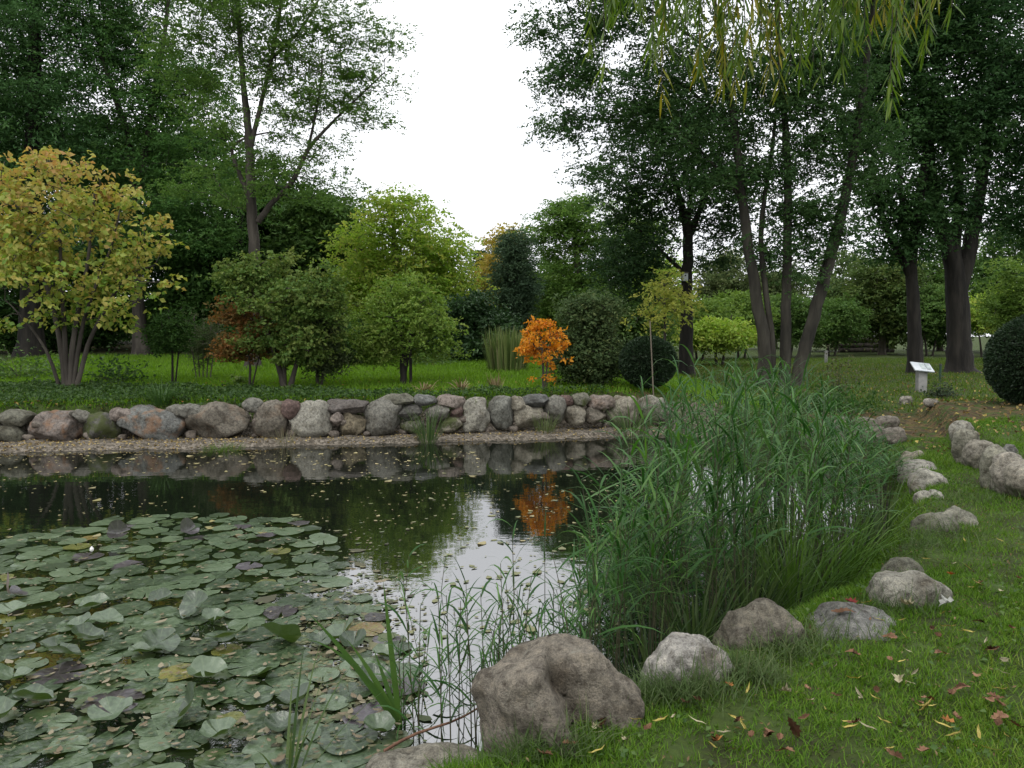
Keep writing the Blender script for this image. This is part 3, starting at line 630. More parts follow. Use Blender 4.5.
tree('columnar_tree', 'narrow dark grey green columnar tree at the end of the far lawn', 'tree', 28, 516,
     [[(516, 366, .16), (516, 310, .12), (516, 250, .05)]], [(515, 252, 15, 22), (516, 285, 20, 30), (517, 315, 18, 18)], 160, 8500, .13, [(.045, .08, .045), (.065, .11, .058), (.09, .14, .07)], None, BARK_BLACK, .28, .4, .1, .6, .25)
tree('bright_tree', 'fresh green feathery tree rising behind the orange tree below the sky gap', 'tree', 31, 580,
     [[(580, 362, .3), (580, 300, .2), (575, 240, .1), (572, 200, .03)], [(580, 310, .12), (610, 265, .07), (622, 220, .03)]],
     [(568, 232, 32, 30), (606, 245, 32, 40), (552, 285, 34, 36), (600, 300, 50, 36), (540, 232, 14, 18), (640, 235, 28, 40), (575, 205, 22, 12), (560, 330, 50, 22)],
     340, 26000, .15, [(.075, .155, .035), (.11, .2, .045), (.17, .26, .065)], None, BARK_GREY, .45, .4, .1, .8, .45, flatc=.28)
tree('amber_tree', 'distant amber coloured tree behind the narrow columnar tree', 'tree', 44, 504,
     [[(504, 355, .2), (504, 300, .12), (503, 250, .04)]], [(504, 240, 12, 18), (502, 275, 17, 28), (500, 315, 20, 25)], 110, 6500, .2, [(.2, .22, .05), (.32, .28, .06), (.38, .27, .07)], None, BARK_GREY, .5, .6, .1, .7, .45)
tree('distant_conifer', 'small dark pointed conifer far off at the bottom of the sky gap', 'tree', 52, 484,
     [[(484, 352, .25), (484, 300, .15), (484, 250, .04)]], [(484, 258, 7, 12), (484, 280, 13, 18), (482, 310, 20, 24)], 100, 5200, .22, DG, None, BARK_BLACK, .5, .4, .2, .8, .25, flatc=.3)
tree('flaming_tree', 'bright orange small tree above the boulder wall, reflected in the pond', 'tree', 15.9, 544,
     [[(543, 386, .03), (543, 365, .025), (540, 335, .012), (530, 318, .006)], [(544, 386, .02), (549, 350, .015), (556, 325, .008)], [(545, 384, .015), (552, 360, .01), (562, 345, .006)]],
     [(545, 340, 22, 16), (535, 352, 17, 16), (556, 358, 15, 10), (528, 340, 8, 18), (540, 324, 14, 6), (545, 378, 12, 4), (558, 335, 10, 12)],
     80, 1150, .085, [(.5, .17, .02), (.6, .25, .03), (.62, .32, .045), (.55, .14, .025)], None, BARK, .1, .55, .45, .5, .45, spray=3, dens=1.3)
tree('silver_shrub', 'large grey green shrub directly beside the bright orange tree', 'shrub', 17, 598,
     [[(594, 388, .06), (590, 360, .04), (580, 330, .02)], [(600, 388, .06), (606, 355, .04), (615, 325, .02)]],
     [(592, 345, 28, 30), (573, 362, 20, 20), (600, 368, 14, 12), (592, 312, 28, 14), (590, 372, 26, 8)], 230, 11500, .085, [(.035, .06, .022), (.055, .09, .032), (.08, .12, .045), (.12, .14, .05)], None, BARK, .23, .5, .1, .7, .3)
tree('young_yellow_tree', 'young yellow leaved tree rising behind the clipped ball bush', 'tree', 21, 664,
     [[(664, 378, .05), (665, 340, .04), (664, 280, .015)]], [(664, 300, 22, 30), (646, 320, 14, 12), (682, 300, 14, 20), (670, 275, 10, 12)], 90, 1900, .1, [(.2, .28, .05), (.32, .36, .08), (.42, .4, .1)], None, BARK, .3, .6, .3, .5, .5, dens=1.0)
tree('nest_box_tree', 'dark deciduous tree with a straight trunk carrying a white nest box', 'tree', 24, 687,
     [[(687, 372, .25), (686, 320, .19), (687, 270, .17), (688, 235, .15), (680, 200, .1), (668, 160, .05)], [(688, 240, .12), (702, 205, .08), (722, 160, .04)], [(687, 275, .07), (665, 255, .055), (640, 230, .03)], [(688, 225, .08), (692, 180, .06), (694, 120, .03)]],
     [(640, 245, 46, 44), (612, 280, 22, 36), (690, 190, 55, 40), (722, 240, 36, 30), (632, 190, 40, 36), (740, 180, 34, 40), (690, 130, 60, 40), (645, 285, 22, 20), (640, 135, 40, 30)],
     340, 24000, .11, [(.024, .055, .02), (.036, .075, .026), (.058, .105, .036)], 'tall trees beyond the reed bed', BARK_BLACK, .4, .55, .15, .7, .35, dens=1.5)
tree('many_stemmed_alder', 'tall dark tree of four leaning stems standing just behind the reed bed', 'tree', 19.5, 780,
     [[(764, 384, 0.203), (764, 345, 0.156), (752, 270, 0.133), (742, 200, 0.117), (735, 130, 0.094), (722, 50, 0.062), (705, -60, 0.031)],
      [(772, 384, 0.094), (772, 340, 0.078), (763, 270, 0.070), (762, 220, 0.062), (772, 150, 0.047), (778, 90, 0.023)],
      [(785, 384, 0.156), (786, 320, 0.125), (787, 240, 0.109), (787, 160, 0.094), (780, 60, 0.070), (772, -60, 0.031)],
      [(795, 384, 0.187), (806, 345, 0.156), (822, 285, 0.148), (840, 220, 0.133), (856, 140, 0.101), (868, 50, 0.070), (880, -60, 0.031)],
      [(735, 135, 0.047), (690, 90, 0.035), (640, 60, 0.016)], [(742, 200, 0.039), (700, 150, 0.031), (660, 130, 0.016)], [(722, 60, 0.039), (650, 10, 0.023), (590, 0, 0.009)]],
     [(605, 20, 55, 34), (562, 82, 26, 26), (556, 122, 32, 14), (622, 105, 50, 34), (588, 168, 30, 14), (682, 60, 60, 46), (665, 130, 48, 34), (742, 100, 60, 55), (800, 60, 70, 55), (860, 150, 40, 46), (826, 225, 36, 34),
      (775, 245, 36, 26), (700, -60, 150, 60), (592, -50, 60, 46), (840, -50, 90, 66), (545, 30, 18, 20), (800, 200, 36, 44), (818, 130, 30, 36), (805, 265, 24, 20), (720, 180, 40, 30), (775, 170, 45, 35), (575, 60, 30, 40)],
     960, 74000, .092, [(.03, .074, .022), (.047, .1, .031), (.076, .138, .044)], 'tall trees beyond the reed bed', BARK_ALDER, .36, .5, .15, .7, .42, dens=1.9)
tree('forked_tree', 'dark tree forking low into bent limbs behind the information board', 'tree', 25.5, 915,
     [[(916, 372, .28), (915, 335, .22), (913, 300, .2), (911, 265, .18), (916, 220, .16), (925, 160, .12), (935, 60, .06)], [(911, 275, .16), (895, 245, .12), (882, 215, .09), (872, 160, .05)], [(912, 262, .12), (904, 220, .1), (898, 150, .06)]],
     [(886, 195, 36, 32), (880, 120, 46, 46), (920, 60, 60, 56), (900, 245, 30, 14), (940, 150, 40, 46), (905, -30, 70, 60), (870, 40, 40, 50), (925, 220, 30, 24)],
     340, 36000, .14, [(.026, .066, .02), (.04, .09, .028), (.062, .12, .037)], 'tall trees beyond the reed bed', BARK_BLACK, .6, .5, .15, .8, .38, dens=1.7)
tree('thick_trunked_tree', 'massive dark tree with the thickest trunk of all, forking above the leaf strewn lawn', 'tree', 26, 959,
     [[(960, 376, .5), (959, 345, .38), (957, 300, .35), (953, 262, .3), (938, 215, .24), (928, 150, .17), (920, 60, .08)], [(958, 290, .3), (970, 245, .24), (978, 200, .2), (990, 130, .14), (1005, 40, .07)], [(954, 262, .2), (958, 200, .16), (962, 100, .08)]],
     [(992, 105, 60, 75), (960, 30, 70, 50), (1030, 175, 44, 46), (1000, 215, 36, 22), (945, 200, 30, 24), (1042, 80, 50, 80), (970, -60, 120, 60), (1060, 220, 50, 40), (960, 120, 50, 50)],
     460, 48000, .14, [(.024, .064, .022), (.038, .088, .03), (.06, .12, .042)], 'tall trees beyond the reed bed', BARK_BLACK, .62, .5, .15, .8, .38, dens=1.75)

# background trees and shrubs, each one with its own crown
GT = 'trees of the dark belt behind the far lawn'
for k, (px, d, lob, cols) in enumerate([
    (-90, 33, [(-90, 200, 80, 150), (-90, 60, 70, 70)], DG), (5, 38, [(5, 230, 60, 90), (10, 120, 60, 70), (0, 310, 60, 40)], DG), (95, 36, [(95, 260, 62, 70), (100, 170, 55, 60), (95, 322, 50, 26)], DG),
    (195, 34, [(195, 255, 58, 62), (190, 170, 50, 50), (200, 315, 55, 30)], DG), (268, 33, [(270, 265, 52, 55), (262, 205, 46, 46), (275, 320, 50, 28)], DG), (330, 31, [(325, 245, 40, 48), (340, 300, 40, 42), (310, 210, 28, 22)], MG), (238, 29, [(230, 300, 42, 26), (212, 275, 34, 28)], DG)]):
    tree('belt_tree', ['dark tree off the end of the far lawn, partly out of view', 'dark tree deep behind the yellow ornamental tree', 'dark tree behind the reddish trunk', 'dark tree filling in behind the feathery shrub',
         'dark tree behind the locust trunk', 'mid green tree between the locust and the yellow green tree', 'low dark yew in front of the belt beside the locust trunk'][k], 'tree', d, px,
         [[(px, 360, .2), (px, 300, .15), (px + 3, 200, .08), (px, 120 if k < 3 else 230, .03)]], lob, 230, 16000, .24, cols, GT, BARK_BLACK, .6, .45, .15, .8, .25, flatc=.4)
GS = 'light green bushes closing the far lawn'
for k, (px, d, lob, cols, lab) in enumerate([
    (700, 36, [(700, 322, 34, 22)], LG, 'light green bush behind the trunk with the nest box'), (742, 38, [(742, 318, 30, 24)], LG, 'light green bush between nest box tree and leaning stems'),
    (788, 40, [(790, 318, 32, 26)], MG, 'mid green bush seen between the leaning stems'), (832, 42, [(832, 320, 28, 24)], MG, 'mid green bush beyond the rightmost leaning stem'),
    (640, 30, [(640, 330, 30, 26), (615, 315, 26, 22)], MG, 'dense green bush behind the clipped ball bush'), (930, 42, [(932, 312, 26, 24)], MG, 'pale bush between the forked tree and the massive tree'),
    (985, 40, [(990, 312, 28, 18)], YG, 'yellow green bush just beyond the massive trunk'), (720, 31, [(718, 335, 30, 12)], YG, 'low yellowish bush just over the reed tops'),
    (20, 29, [(15, 315, 45, 24), (30, 335, 40, 14)], DG, 'dark bush closing the lawn behind the yellow tree stems'), (85, 30, [(85, 318, 40, 24)], DG, 'dark bush between yellow tree and reddish trunk base'),
    (185, 29, [(185, 312, 36, 28), (175, 335, 34, 12)], DG, 'dark bush behind the slender sapling'), (262, 28, [(262, 330, 44, 22)], DG, 'dark bush behind the green spreading maple'),
    (1020, 34, [(1015, 300, 30, 40), (1040, 320, 30, 30)], LG, 'fresh green bush above the dark clipped bush')]):
    tree('background_bush', lab, 'bush', d, px, [[(px - 3, 358, .06), (px - 6, 335, .04), (px - 12, 315, .02)], [(px + 2, 358, .06), (px + 7, 335, .04), (px + 12, 315, .02)]], lob, 110, 6000, .17, cols, GS, BARK, .42, .5, .1, .7, .35)
GF = 'distant trees beyond the far lawn'
for k, (px, d, lob, cols, lab) in enumerate([
    (725, 55, [(725, 282, 34, 26), (725, 310, 30, 24)], [(.07, .1, .04), (.1, .14, .05), (.15, .17, .07)], 'distant pale tree behind the nest box trunk'),
    (775, 58, [(778, 290, 30, 28), (770, 315, 28, 20)], [(.06, .09, .035), (.09, .13, .045), (.13, .15, .06)], 'distant tree seen through the leaning stems'),
    (848, 50, [(846, 292, 38, 40), (835, 325, 34, 22)], [(.05, .09, .03), (.08, .125, .04), (.12, .15, .05)], 'distant round tree beyond the rightmost leaning stem'),
    (882, 44, [(884, 290, 34, 36), (886, 325, 30, 20)], [(.05, .085, .025), (.075, .12, .032), (.12, .15, .04)], 'distant tree left of the forked dark trunk with a pale stem'),
    (650, 50, [(655, 285, 30, 34), (650, 320, 30, 24)], YG, 'distant yellowish tree behind the young yellow tree'),
    (940, 52, [(938, 280, 36, 36), (940, 318, 34, 24)], MG, 'distant green tree framed between the two dark trunks'),
    (1005, 46, [(1004, 265, 40, 44), (1000, 310, 40, 26)], MG, 'distant green tree beside the massive trunk above the bushes'),
    (1075, 45, [(1075, 240, 50, 70), (1075, 310, 45, 36)], MG, 'distant green tree out past the clipped bush'), (560, 48, [(560, 300, 40, 40)], MG, 'distant green tree behind the fresh green feathery tree'), (430, 46, [(430, 300, 46, 40)], MG, 'distant green tree behind the yellow green tree')]):
    tree('distant_tree', lab, 'tree', d, px, [[(px, 354, .2), (px, 320, .16), (px, 285, .08)]], lob, 150, 8000, .24, cols, GF, BARK_GREY, .6, .5, .1, .7, .35)

# ------------------------------------------------------------------ clipped bushes
def clipped(name, label, c, rx, rz, n, cols, size):
    gz = hz(c[0], c[1]); root = empty(name, (c[0], c[1], gz)); tag(root, label, 'bush')
    v = rng.normal(size=(n, 3)); v /= np.linalg.norm(v, axis=1)[:, None]
    bump_ = 1 + .03 * wob(v[:, 0] * 3, v[:, 1] * 3 + v[:, 2] * 4, 2.2)
    P = np.array(c) + v * np.array((rx, rx, rz)) * (bump_ * (1 - np.abs(rng.normal(size=n)) * .05))[:, None]
    P = P[P[:, 2] > gz + .03]
    lb = MB(); leaves(lb, P, size, .45, rng.uniform(0, 1, len(P)), up=.2, axis=(P - np.array(c)) / rx)
    link('crown', lb.mesh('crown', foliage(name + '_leaf', cols, .15, .45), (c[0], c[1], gz)), None, root)
    tb = MB(); tube(tb, [(c[0], c[1], gz - .1), (c[0], c[1], gz + .3), (c[0], c[1], c[2])], [.07, .05, .04], 7)
    for k in range(40):
        p = v[k] * np.array((rx, rx, rz)) * .9 + np.array(c)
        if p[2] > gz: tube(tb, [(c[0], c[1], c[2] - rz * .4), (np.array(c) * .5 + p * .5), p], [.03, .02, .006], 5)
    link('trunk', tb.mesh('trunk', BARK_BLACK, (c[0], c[1], gz)), None, root)
    # dense inside of larger leaves, coloured darker than the outer ones
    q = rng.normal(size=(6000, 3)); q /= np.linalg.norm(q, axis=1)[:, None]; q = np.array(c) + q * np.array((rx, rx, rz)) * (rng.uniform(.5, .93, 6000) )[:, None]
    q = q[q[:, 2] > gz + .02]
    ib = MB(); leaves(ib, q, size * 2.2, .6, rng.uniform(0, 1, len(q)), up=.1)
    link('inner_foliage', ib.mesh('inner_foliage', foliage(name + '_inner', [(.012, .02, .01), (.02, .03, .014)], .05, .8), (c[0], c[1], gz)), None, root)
DC = [(.012, .026, .012), (.02, .04, .017), (.03, .055, .022)]
c = at(648, 362, 16.3); clipped('clipped_bush', 'dark clipped ball bush standing behind the wooden stake near the wall end', c, 29 * 16.3 / FPX, 26 * 16.3 / FPX, 14000, DC, .055)
c = at(1042, 362, 12.2); clipped('clipped_bush', 'large dark clipped bush on the raised bed, cut off by the picture edge', c, .8, .78, 22000, DC, .045)

# ------------------------------------------------------------------ low plants of the far bank
def clump_plant(name, label, cat, px, py, n, L, W, cols, spread=.12, bend=1.2, group=None, lean=.55, pos=None, trans=.3):
    g = pos if pos is not None else ground_at(px, py)
    mb = MB(); th = rng.uniform(0, 2 * math.pi, n); r = rng.uniform(0, 1, n) ** .5 * spread
    b = np.stack([g[0] + np.cos(th) * r, g[1] + np.sin(th) * r, np.full(n, g[2] - .02)], 1)
    d = np.stack([np.cos(th) * lean * rng.uniform(.2, 1.3, n), np.sin(th) * lean * rng.uniform(.2, 1.3, n), np.ones(n)], 1)
    side = np.stack([-np.sin(th), np.cos(th), np.zeros(n)], 1)
    strip(mb, b, d, side, L * rng.uniform(.6, 1.15, n), W, bend * rng.uniform(.5, 1.3, n), 5, rng.uniform(0, 1, n))
    return tag(link(name, mb.mesh(name, foliage(name + '_blade', cols, trans, .45), g), None, None, tuple(g)), label, cat, group)
SG = [(.03, .06, .016), (.05, .09, .022), (.08, .12, .035)]
clump_plant('sedge_tuft', 'sedge tuft at the foot of the far wall by the dark red square stone', 'plant', 428, 443, 90, .75, .014, SG, .16, 1.3)
clump_plant('sedge_tuft', 'small tuft of thin sedge at the wall foot by the lichen domed boulder', 'plant', 285, 446, 26, .5, .01, [(.1, .1, .05), (.16, .15, .08)], .12, 1.0)
clump_plant('sedge_tuft', 'bright mossy grass tuft on the gravel below the biggest brown boulder of the wall', 'plant', 222, 450, 200, .16, .01, [(.05, .09, .015), (.08, .13, .02)], .35, 1.0, lean=1)
clump_plant('sedge_tuft', 'pale grassy tuft on the gravel below the peaked tan boulder', 'plant', 545, 432, 70, .45, .012, [(.07, .1, .03), (.11, .14, .05)], .2, 1.2)
clump_plant('sedge_tuft', 'dense low tuft of dark grass hanging over the wall near the flat oval stone', 'plant', 160, 404, 160, .5, .014, DG, .2, 2.2)
clump_plant('sedge_tuft', 'tall wispy tuft in front of the wall end boulders', 'plant', 632, 436, 110, .8, .014, SG, .3, 1.2)
for px, py, lab in ((424, 393, 'larger tuft of withered straw coloured leaves beside the fruit tree'), (461, 392, 'smaller tuft of withered brown leaves on the far lawn'), (496, 391, 'upright withered tuft on the lawn before the orange tree')):
    clump_plant('withered_tuft', lab, 'plant', px, py, 46, .42, .03, [(.12, .085, .04), (.22, .17, .09), (.3, .24, .13)], .12, 2.4 if px != 496 else .8, lean=1.0 if px != 496 else .35)
g = ground_at(507, 364); clump_plant('tall_perennial', 'pale green upright perennial clump behind the far lawn next to the dark evergreen shrub', 'plant', 0, 0, 420, 1.15, .045, [(.06, .1, .025), (.1, .15, .04), (.15, .19, .06), (.2, .19, .1)], .55, .5, lean=.25, pos=np.array((at(507, 360, 21)[0], 21, hz(at(507, 360, 21)[0], 21))))
def leafy(name, label, px, py, rx, ry, n, size, cols, d=None):
    g = ground_at(px, py) if d is None else np.array((at(px, py, d)[0], d, hz(at(px, py, d)[0], d)))
    s = g[1] / FPX; v = rng.normal(size=(n, 3)) * np.array((rx * s * .5, rx * s * .4, ry * s * .35)); v[:, 2] = np.abs(v[:, 2]) * 1.3 + .02
    mb = MB(); leaves(mb, g + v, size, .6, rng.uniform(0, 1, n), up=.9); r_ = empty(name, tuple(g)); tag(r_, label, 'plant')
    link('foliage', mb.mesh('foliage', foliage(name + '_leaf', cols), g), None, r_)
    tb = MB()
    for k in range(14):
        p = g + v[k]; tube(tb, [g - np.array((0, 0, .03)), g * .5 + p * .5 + np.array((0, 0, .04)), p], [.008, .006, .003], 4)
    link('stem', tb.mesh('stem', BARK, g), None, r_)
leafy('leafy_plant', 'dark leafy weed standing on the lawn just past the yellow tree', 118, 384, 30, 30, 500, .09, DG)
leafy('leafy_plant', 'broad light green leafy plant beside the orange maple sapling', 240, 386, 10, 10, 90, .14, LG)
leafy('leafy_plant', 'green ivy like hump left of the yellow tree stems', 20, 378, 70, 26, 900, .1, MG)
leafy('leafy_plant', 'low dark shrub above the low stone wall beside the reeds', 830, 412, 46, 26, 1500, .07, DG)
leafy('leafy_plant', 'low grey green plant at the foot of the information board', 940, 398, 16, 16, 420, .06, [(.03, .05, .025), (.05, .075, .04)])
leafy('leafy_plant', 'twiggy weed with sparse leaves growing over the reed tops', 838, 400, 18, 60, 240, .07, [(.05, .06, .025), (.09, .09, .04)])
leafy('leafy_plant', 'pale leafy hump between the silver shrub and the clipped ball bush', 626, 384, 16, 14, 300, .08, LG, 21)
leafy('leafy_plant', 'straggly weed behind the lawn under the dark evergreen shrub', 430, 366, 30, 16, 600, .08, MG, 23)

# ------------------------------------------------------------------ small built things
def box(mb, c, s, rx=0, ry=0):
    v = np.array([(x, y, z) for x in (-.5, .5) for y in (-.5, .5) for z in (-.5, .5)]) * np.array(s)
    ca, sa = math.cos(rx), math.sin(rx); y = v[:, 1] * ca - v[:, 2] * sa; z = v[:, 1] * sa + v[:, 2] * ca; v[:, 1], v[:, 2] = y, z
    ca, sa = math.cos(ry), math.sin(ry); x = v[:, 0] * ca + v[:, 2] * sa; z = -v[:, 0] * sa + v[:, 2] * ca; v[:, 0], v[:, 2] = x, z
    mb.add(v + np.array(c), [(0, 1, 3, 2), (4, 6, 7, 5), (0, 4, 5, 1), (2, 3, 7, 6), (0, 2, 6, 4), (1, 5, 7, 3)])
def boxed(name, c, s, mat, parent, rx=0, ry=0, bev=.006):
    mb = MB(); box(mb, c, s, rx, ry); o = link(name, mb.mesh(name, mat), None, parent)
    m = o.modifiers.new('bevel', 'BEVEL'); m.width = bev; m.segments = 2; return o
CONC = noisy('pale_concrete', [(.2, .2, .19), (.3, .29, .27)], 10, .8, .3)
PANEL = noisy('white_panel', [(.4, .43, .45), (.52, .55, .56)], 3, .3, .02, spec=.5)
INK = noisy('faded_print', [(.25, .3, .3), (.4, .44, .42)], 14, .4, .02)
g = ground_at(922, 393)
r_ = empty('information_board', tuple(g)); tag(r_, 'slanted white information board on a pale post at the edge of the lawn', 'sign')
boxed('post', (0, .05, .24), (.2, .16, .56), CONC, r_); boxed('cap', (0, .05, .535), (.26, .22, .03), CONC, r_)
boxed('panel', (0, .03, .60), (.46, .34, .03), PANEL, r_, R(33), R(6))
for k in range(3): boxed('print_block', (-.13 + .13 * k, .03 - .0, .6185), (.1, .22, .006), INK, r_, R(33), R(6), .001)
g = ground_at(940, 380); r_ = empty('garden_post', tuple(g)); tag(r_, 'thin dark green metal post next to the information board', 'post')
mb = MB(); tube(mb, [(0, 0, -.1), (0, 0, .42)], [.03, .03], 8, cap=True); link('pole', mb.mesh('pole', noisy('green_paint', [(.02, .05, .03), (.03, .07, .04)], 8, .5, .05)), None, r_)
mb = MB(); tube(mb, [(0, 0, .42), (0, 0, .46)], [.042, .03], 8, cap=True); link('cap', mb.mesh('cap', noisy('black_paint', [(.02, .02, .02), (.03, .03, .03)], 8, .5, .05)), None, r_)
p = at(826, 362, 33); r_ = empty('white_post', (p[0], 33, hz(p[0], 33))); tag(r_, 'small white post far across the lawn beyond the leaning stems', 'post')
boxed('post', (0, 0, .22), (.1, .1, .54), CONC, r_); boxed('cap', (0, 0, .505), (.13, .13, .03), CONC, r_)
# low retaining bank of brown timber at the far end of the right lawn
p = at(866, 362, 48); r_ = empty('log_wall', (p[0], 48, hz(p[0], 48))); tag(r_, 'low brown log wall at the far end of the lawn behind the reeds', 'wall')
for k in range(3):
    mb = MB(); tube(mb, [(-1.7, 0, .15 + k * .3), (0, .06, .16 + k * .3), (1.7, 0, .15 + k * .3)], [.16, .15, .16], 9, cap=True); link('log', mb.mesh('log', BARK, smooth=False), None, r_)
for s_ in (-1.3, 1.3):
    mb = MB(); tube(mb, [(s_, -.19, -.1), (s_, -.19, 1.05)], [.08, .08], 8, cap=True); link('stake', mb.mesh('stake', BARK_BLACK), None, r_)
# stakes
p = at(655, 383, 15.4); z = hz(p[0], 15.4); mb = MB(); top = at(650, 321, 15.4)
tube(mb, [(p[0], 15.4, z - .2), (p[0] - .02, 15.4, z + .5), (top[0], 15.4, top[2])], [.015, .014, .012], 7, cap=True)
tag(link('wooden_stake', mb.mesh('wooden_stake', WOOD, (p[0], 15.4, z)), None, None, (p[0], 15.4, z)), 'thin pale wooden stake in front of the dark clipped ball bush', 'stake')
p = at(411, 384, 17.3); z = hz(p[0], 17.3); mb = MB(); top = at(410, 330, 17.3)
tube(mb, [(p[0], 17.3, z - .2), (top[0], 17.3, top[2])], [.035, .032], 8, cap=True)
tag(link('wooden_stake', mb.mesh('wooden_stake', BARK_BLACK, (p[0], 17.3, z)), None, None, (p[0], 17.3, z)), 'dark round stake right beside the fruit tree trunk', 'stake')
# nest box
p = at(685, 277, 23.72); r_ = empty('nest_box', tuple(p)); tag(r_, 'small white nest box hanging on the straight dark trunk', 'nest box')
boxed('body', (0, 0, 0), (.16, .14, .24), PANEL, r_); boxed('roof', (0, -.01, .135), (.2, .19, .025), WOOD, r_, R(8))
mb = MB(); tube(mb, [(0, -.0705, .04), (0, -.0745, .04)], [.022, .022], 10, cap=True); link('entrance_hole', mb.mesh('entrance_hole', noisy('hole', [(.01, .01, .01), (.015, .015, .015)])), None, r_)

# ------------------------------------------------------------------ lawns, ground cover, litter
def blades(name, x, y, L, W, cols, lean=.5, bend=1.0, nseg=2, trans=.3):
    n = len(x); z = H(x, y); th = rng.uniform(0, 2 * math.pi, n)
    d = np.stack([np.cos(th) * lean * rng.uniform(.1, 1.4, n), np.sin(th) * lean * rng.uniform(.1, 1.4, n), np.ones(n)], 1)
    ph = th + math.pi / 2 + rng.normal(size=n) * .5; side = np.stack([np.cos(ph), np.sin(ph), np.zeros(n)], 1)
    mb = MB(); strip(mb, np.stack([x, y, z - .005], 1), d, side, L, W, bend * rng.uniform(.4, 1.4, n), nseg, rng.uniform(0, 1, n) * .6 + .4 * np.clip(.5 + .5 * wob(x, y, 1.1), 0, 1), prof=[1, .8, .05])
    return kind(link(name, mb.mesh(name, foliage(name + '_blade', cols, trans, .6, spec=.12), (0, 0, 0))), 'stuff')
def scatter(n, x0, x1, y0, y1, cond, dens=None):
    x = rng.uniform(x0, x1, n); y = rng.uniform(y0, y1, n); k = cond(x, y)
    return x[k], y[k]
GG = [(.035, .08, .008), (.062, .14, .012), (.1, .19, .018), (.17, .21, .04)]
def infr(x, y): return np.abs(x) < y * .70 + .8
x1_, y1_ = scatter(220000, -.3, 3.6, 2.3, 5.2, lambda x, y: (pond_sd(x, y) > .03) & infr(x, y))
x2_, y2_ = scatter(190000, 1.5, 7.5, 5.2, 10.5, lambda x, y: (pond_sd(x, y) > .06) & infr(x, y))
x_ = np.concatenate([x1_, x2_]); y_ = np.concatenate([y1_, y2_]); sd0 = pond_sd(x_, y_)
thin = np.clip(.42 + .5 * wob(x_, y_, 2.3) + .35 * wob(x_, y_, 7, 4), .06, .85) > rng.uniform(0, 1, len(x_)); x_, y_, sd0 = x_[thin], y_[thin], sd0[thin]
n = len(x_); blades('grass', x_, y_, (.03 + .03 * np.clip(.5 + .5 * wob(x_, y_, 1.9), 0, 1) + .03 * sstep(.6, .1, sd0)) * rng.uniform(.5, 1.5, n), .004 + .0006 * y_ / 3, GG, 1.0, 1.5, 2)
# longer tufts round the bases of the near boulders
tx, ty = [], []
for px, py, m in ((668, 694, 1500), (720, 672, 1600), (640, 706, 900), (560, 752, 900), (780, 655, 900), (515, 760, 600), (830, 643, 500), (900, 612, 500), (945, 536, 600), (980, 500, 500), (930, 548, 500), (690, 700, 1200), (750, 680, 800)):
    g = ground_at(px, py); m = int(m * .3); tx.append(g[0] + rng.normal(size=m) * .11 * g[1] / 3.6); ty.append(g[1] + rng.normal(size=m) * .06 * g[1] / 3.6)
tx = np.concatenate(tx); ty = np.concatenate(ty); k = pond_sd(tx, ty) > .02; tx, ty = tx[k], ty[k]
blades('tall_grass', tx, ty, rng.uniform(.06, .22, len(tx)), .005, [(.04, .07, .02), (.06, .1, .03), (.09, .13, .05), (.17, .16, .08)], .9, 1.8, 4)
xf, yf = scatter(170000, -16, 5, 13.2, 27, lambda x, y: (H(x, y) > .5) & infr(x, y) & (rng.uniform(0, 1, len(x)) < 14 / y))
blades('lawn', xf, yf, rng.uniform(.07, .17, len(xf)), .016, [(.08, .17, .014), (.12, .24, .022), (.17, .29, .036)], .7, 1.0, 2, .4)
xf, yf = scatter(60000, 4.5, 26, 11.5, 38, lambda x, y: (pond_sd(x, y) > .8) & infr(x, y) & (np.hypot(x - 6.3, y - 12) > 1.7))
blades('lawn', xf, yf, rng.uniform(.06, .13, len(xf)), .02, [(.05, .09, .014), (.08, .135, .02), (.12, .17, .03)], .8, 1.0, 2, .4)
def flatleaves(name, x, y, z, size, cols, asp=.6, up=1.6, trans=.2, rough=.6):
    mb = MB(); leaves(mb, np.stack([x, y, z], 1), size, asp, rng.uniform(0, 1, len(x)), up=up)
    return kind(link(name, mb.mesh(name, foliage(name + '_leaf', cols, trans, rough)), ), 'stuff')
xf, yf = scatter(60000, -16, 3.2, 13, 17.5, lambda x, y: (H(x, y) > .5) & (y < 13.6 + np.interp(x, [-9, -3, 3], [3.2, 1.8, 2.2]) + .6 * wob(x, y, 1.2)) & infr(x, y))
flatleaves('ground_cover', xf, yf, H(xf, yf) + rng.uniform(.02, .16, len(xf)), .07, [(.025, .055, .014), (.04, .085, .02), (.065, .11, .03)], up=1.0, trans=.3)
# fallen leaves too many to count: at the wall foot, on the wall top, under the trees
xf, yf = scatter(9000, -11, 3, 11.3, 15.2, lambda x, y: (pond_sd(x, y) > .02) & (pond_sd(x, y) < 1.25) & (H(x, y) < .3) & (rng.uniform(0, 1, len(x)) < np.interp(x, [-8, -4, 2], [1, .45, .35])))
flatleaves('leaf_litter', xf, yf, H(xf, yf) + .012, .05, [(.16, .1, .04), (.3, .22, .08), (.4, .32, .13), (.2, .15, .08)], .65, 2.5)
xf, yf = scatter(5200, -11, 4, 13.2, 18, lambda x, y: (H(x, y) > .5) & (rng.uniform(0, 1, len(x)) < np.where(y < 14.9 + .07 * x, .9, .2)))
flatleaves('leaf_litter', xf, yf, H(xf, yf) + .05, .055, [(.14, .09, .04), (.3, .2, .06), (.36, .28, .08), (.3, .13, .04)], .65, 2.0)
xf, yf = scatter(15000, 4.6, 22, 8.8, 32, lambda x, y: (pond_sd(x, y) > .5) & ((np.hypot((x - 6.5) / 1.3, (y - 12) / 2) < 1.6) | ((y > 13) & (rng.uniform(0, 1, len(x)) < .5))))
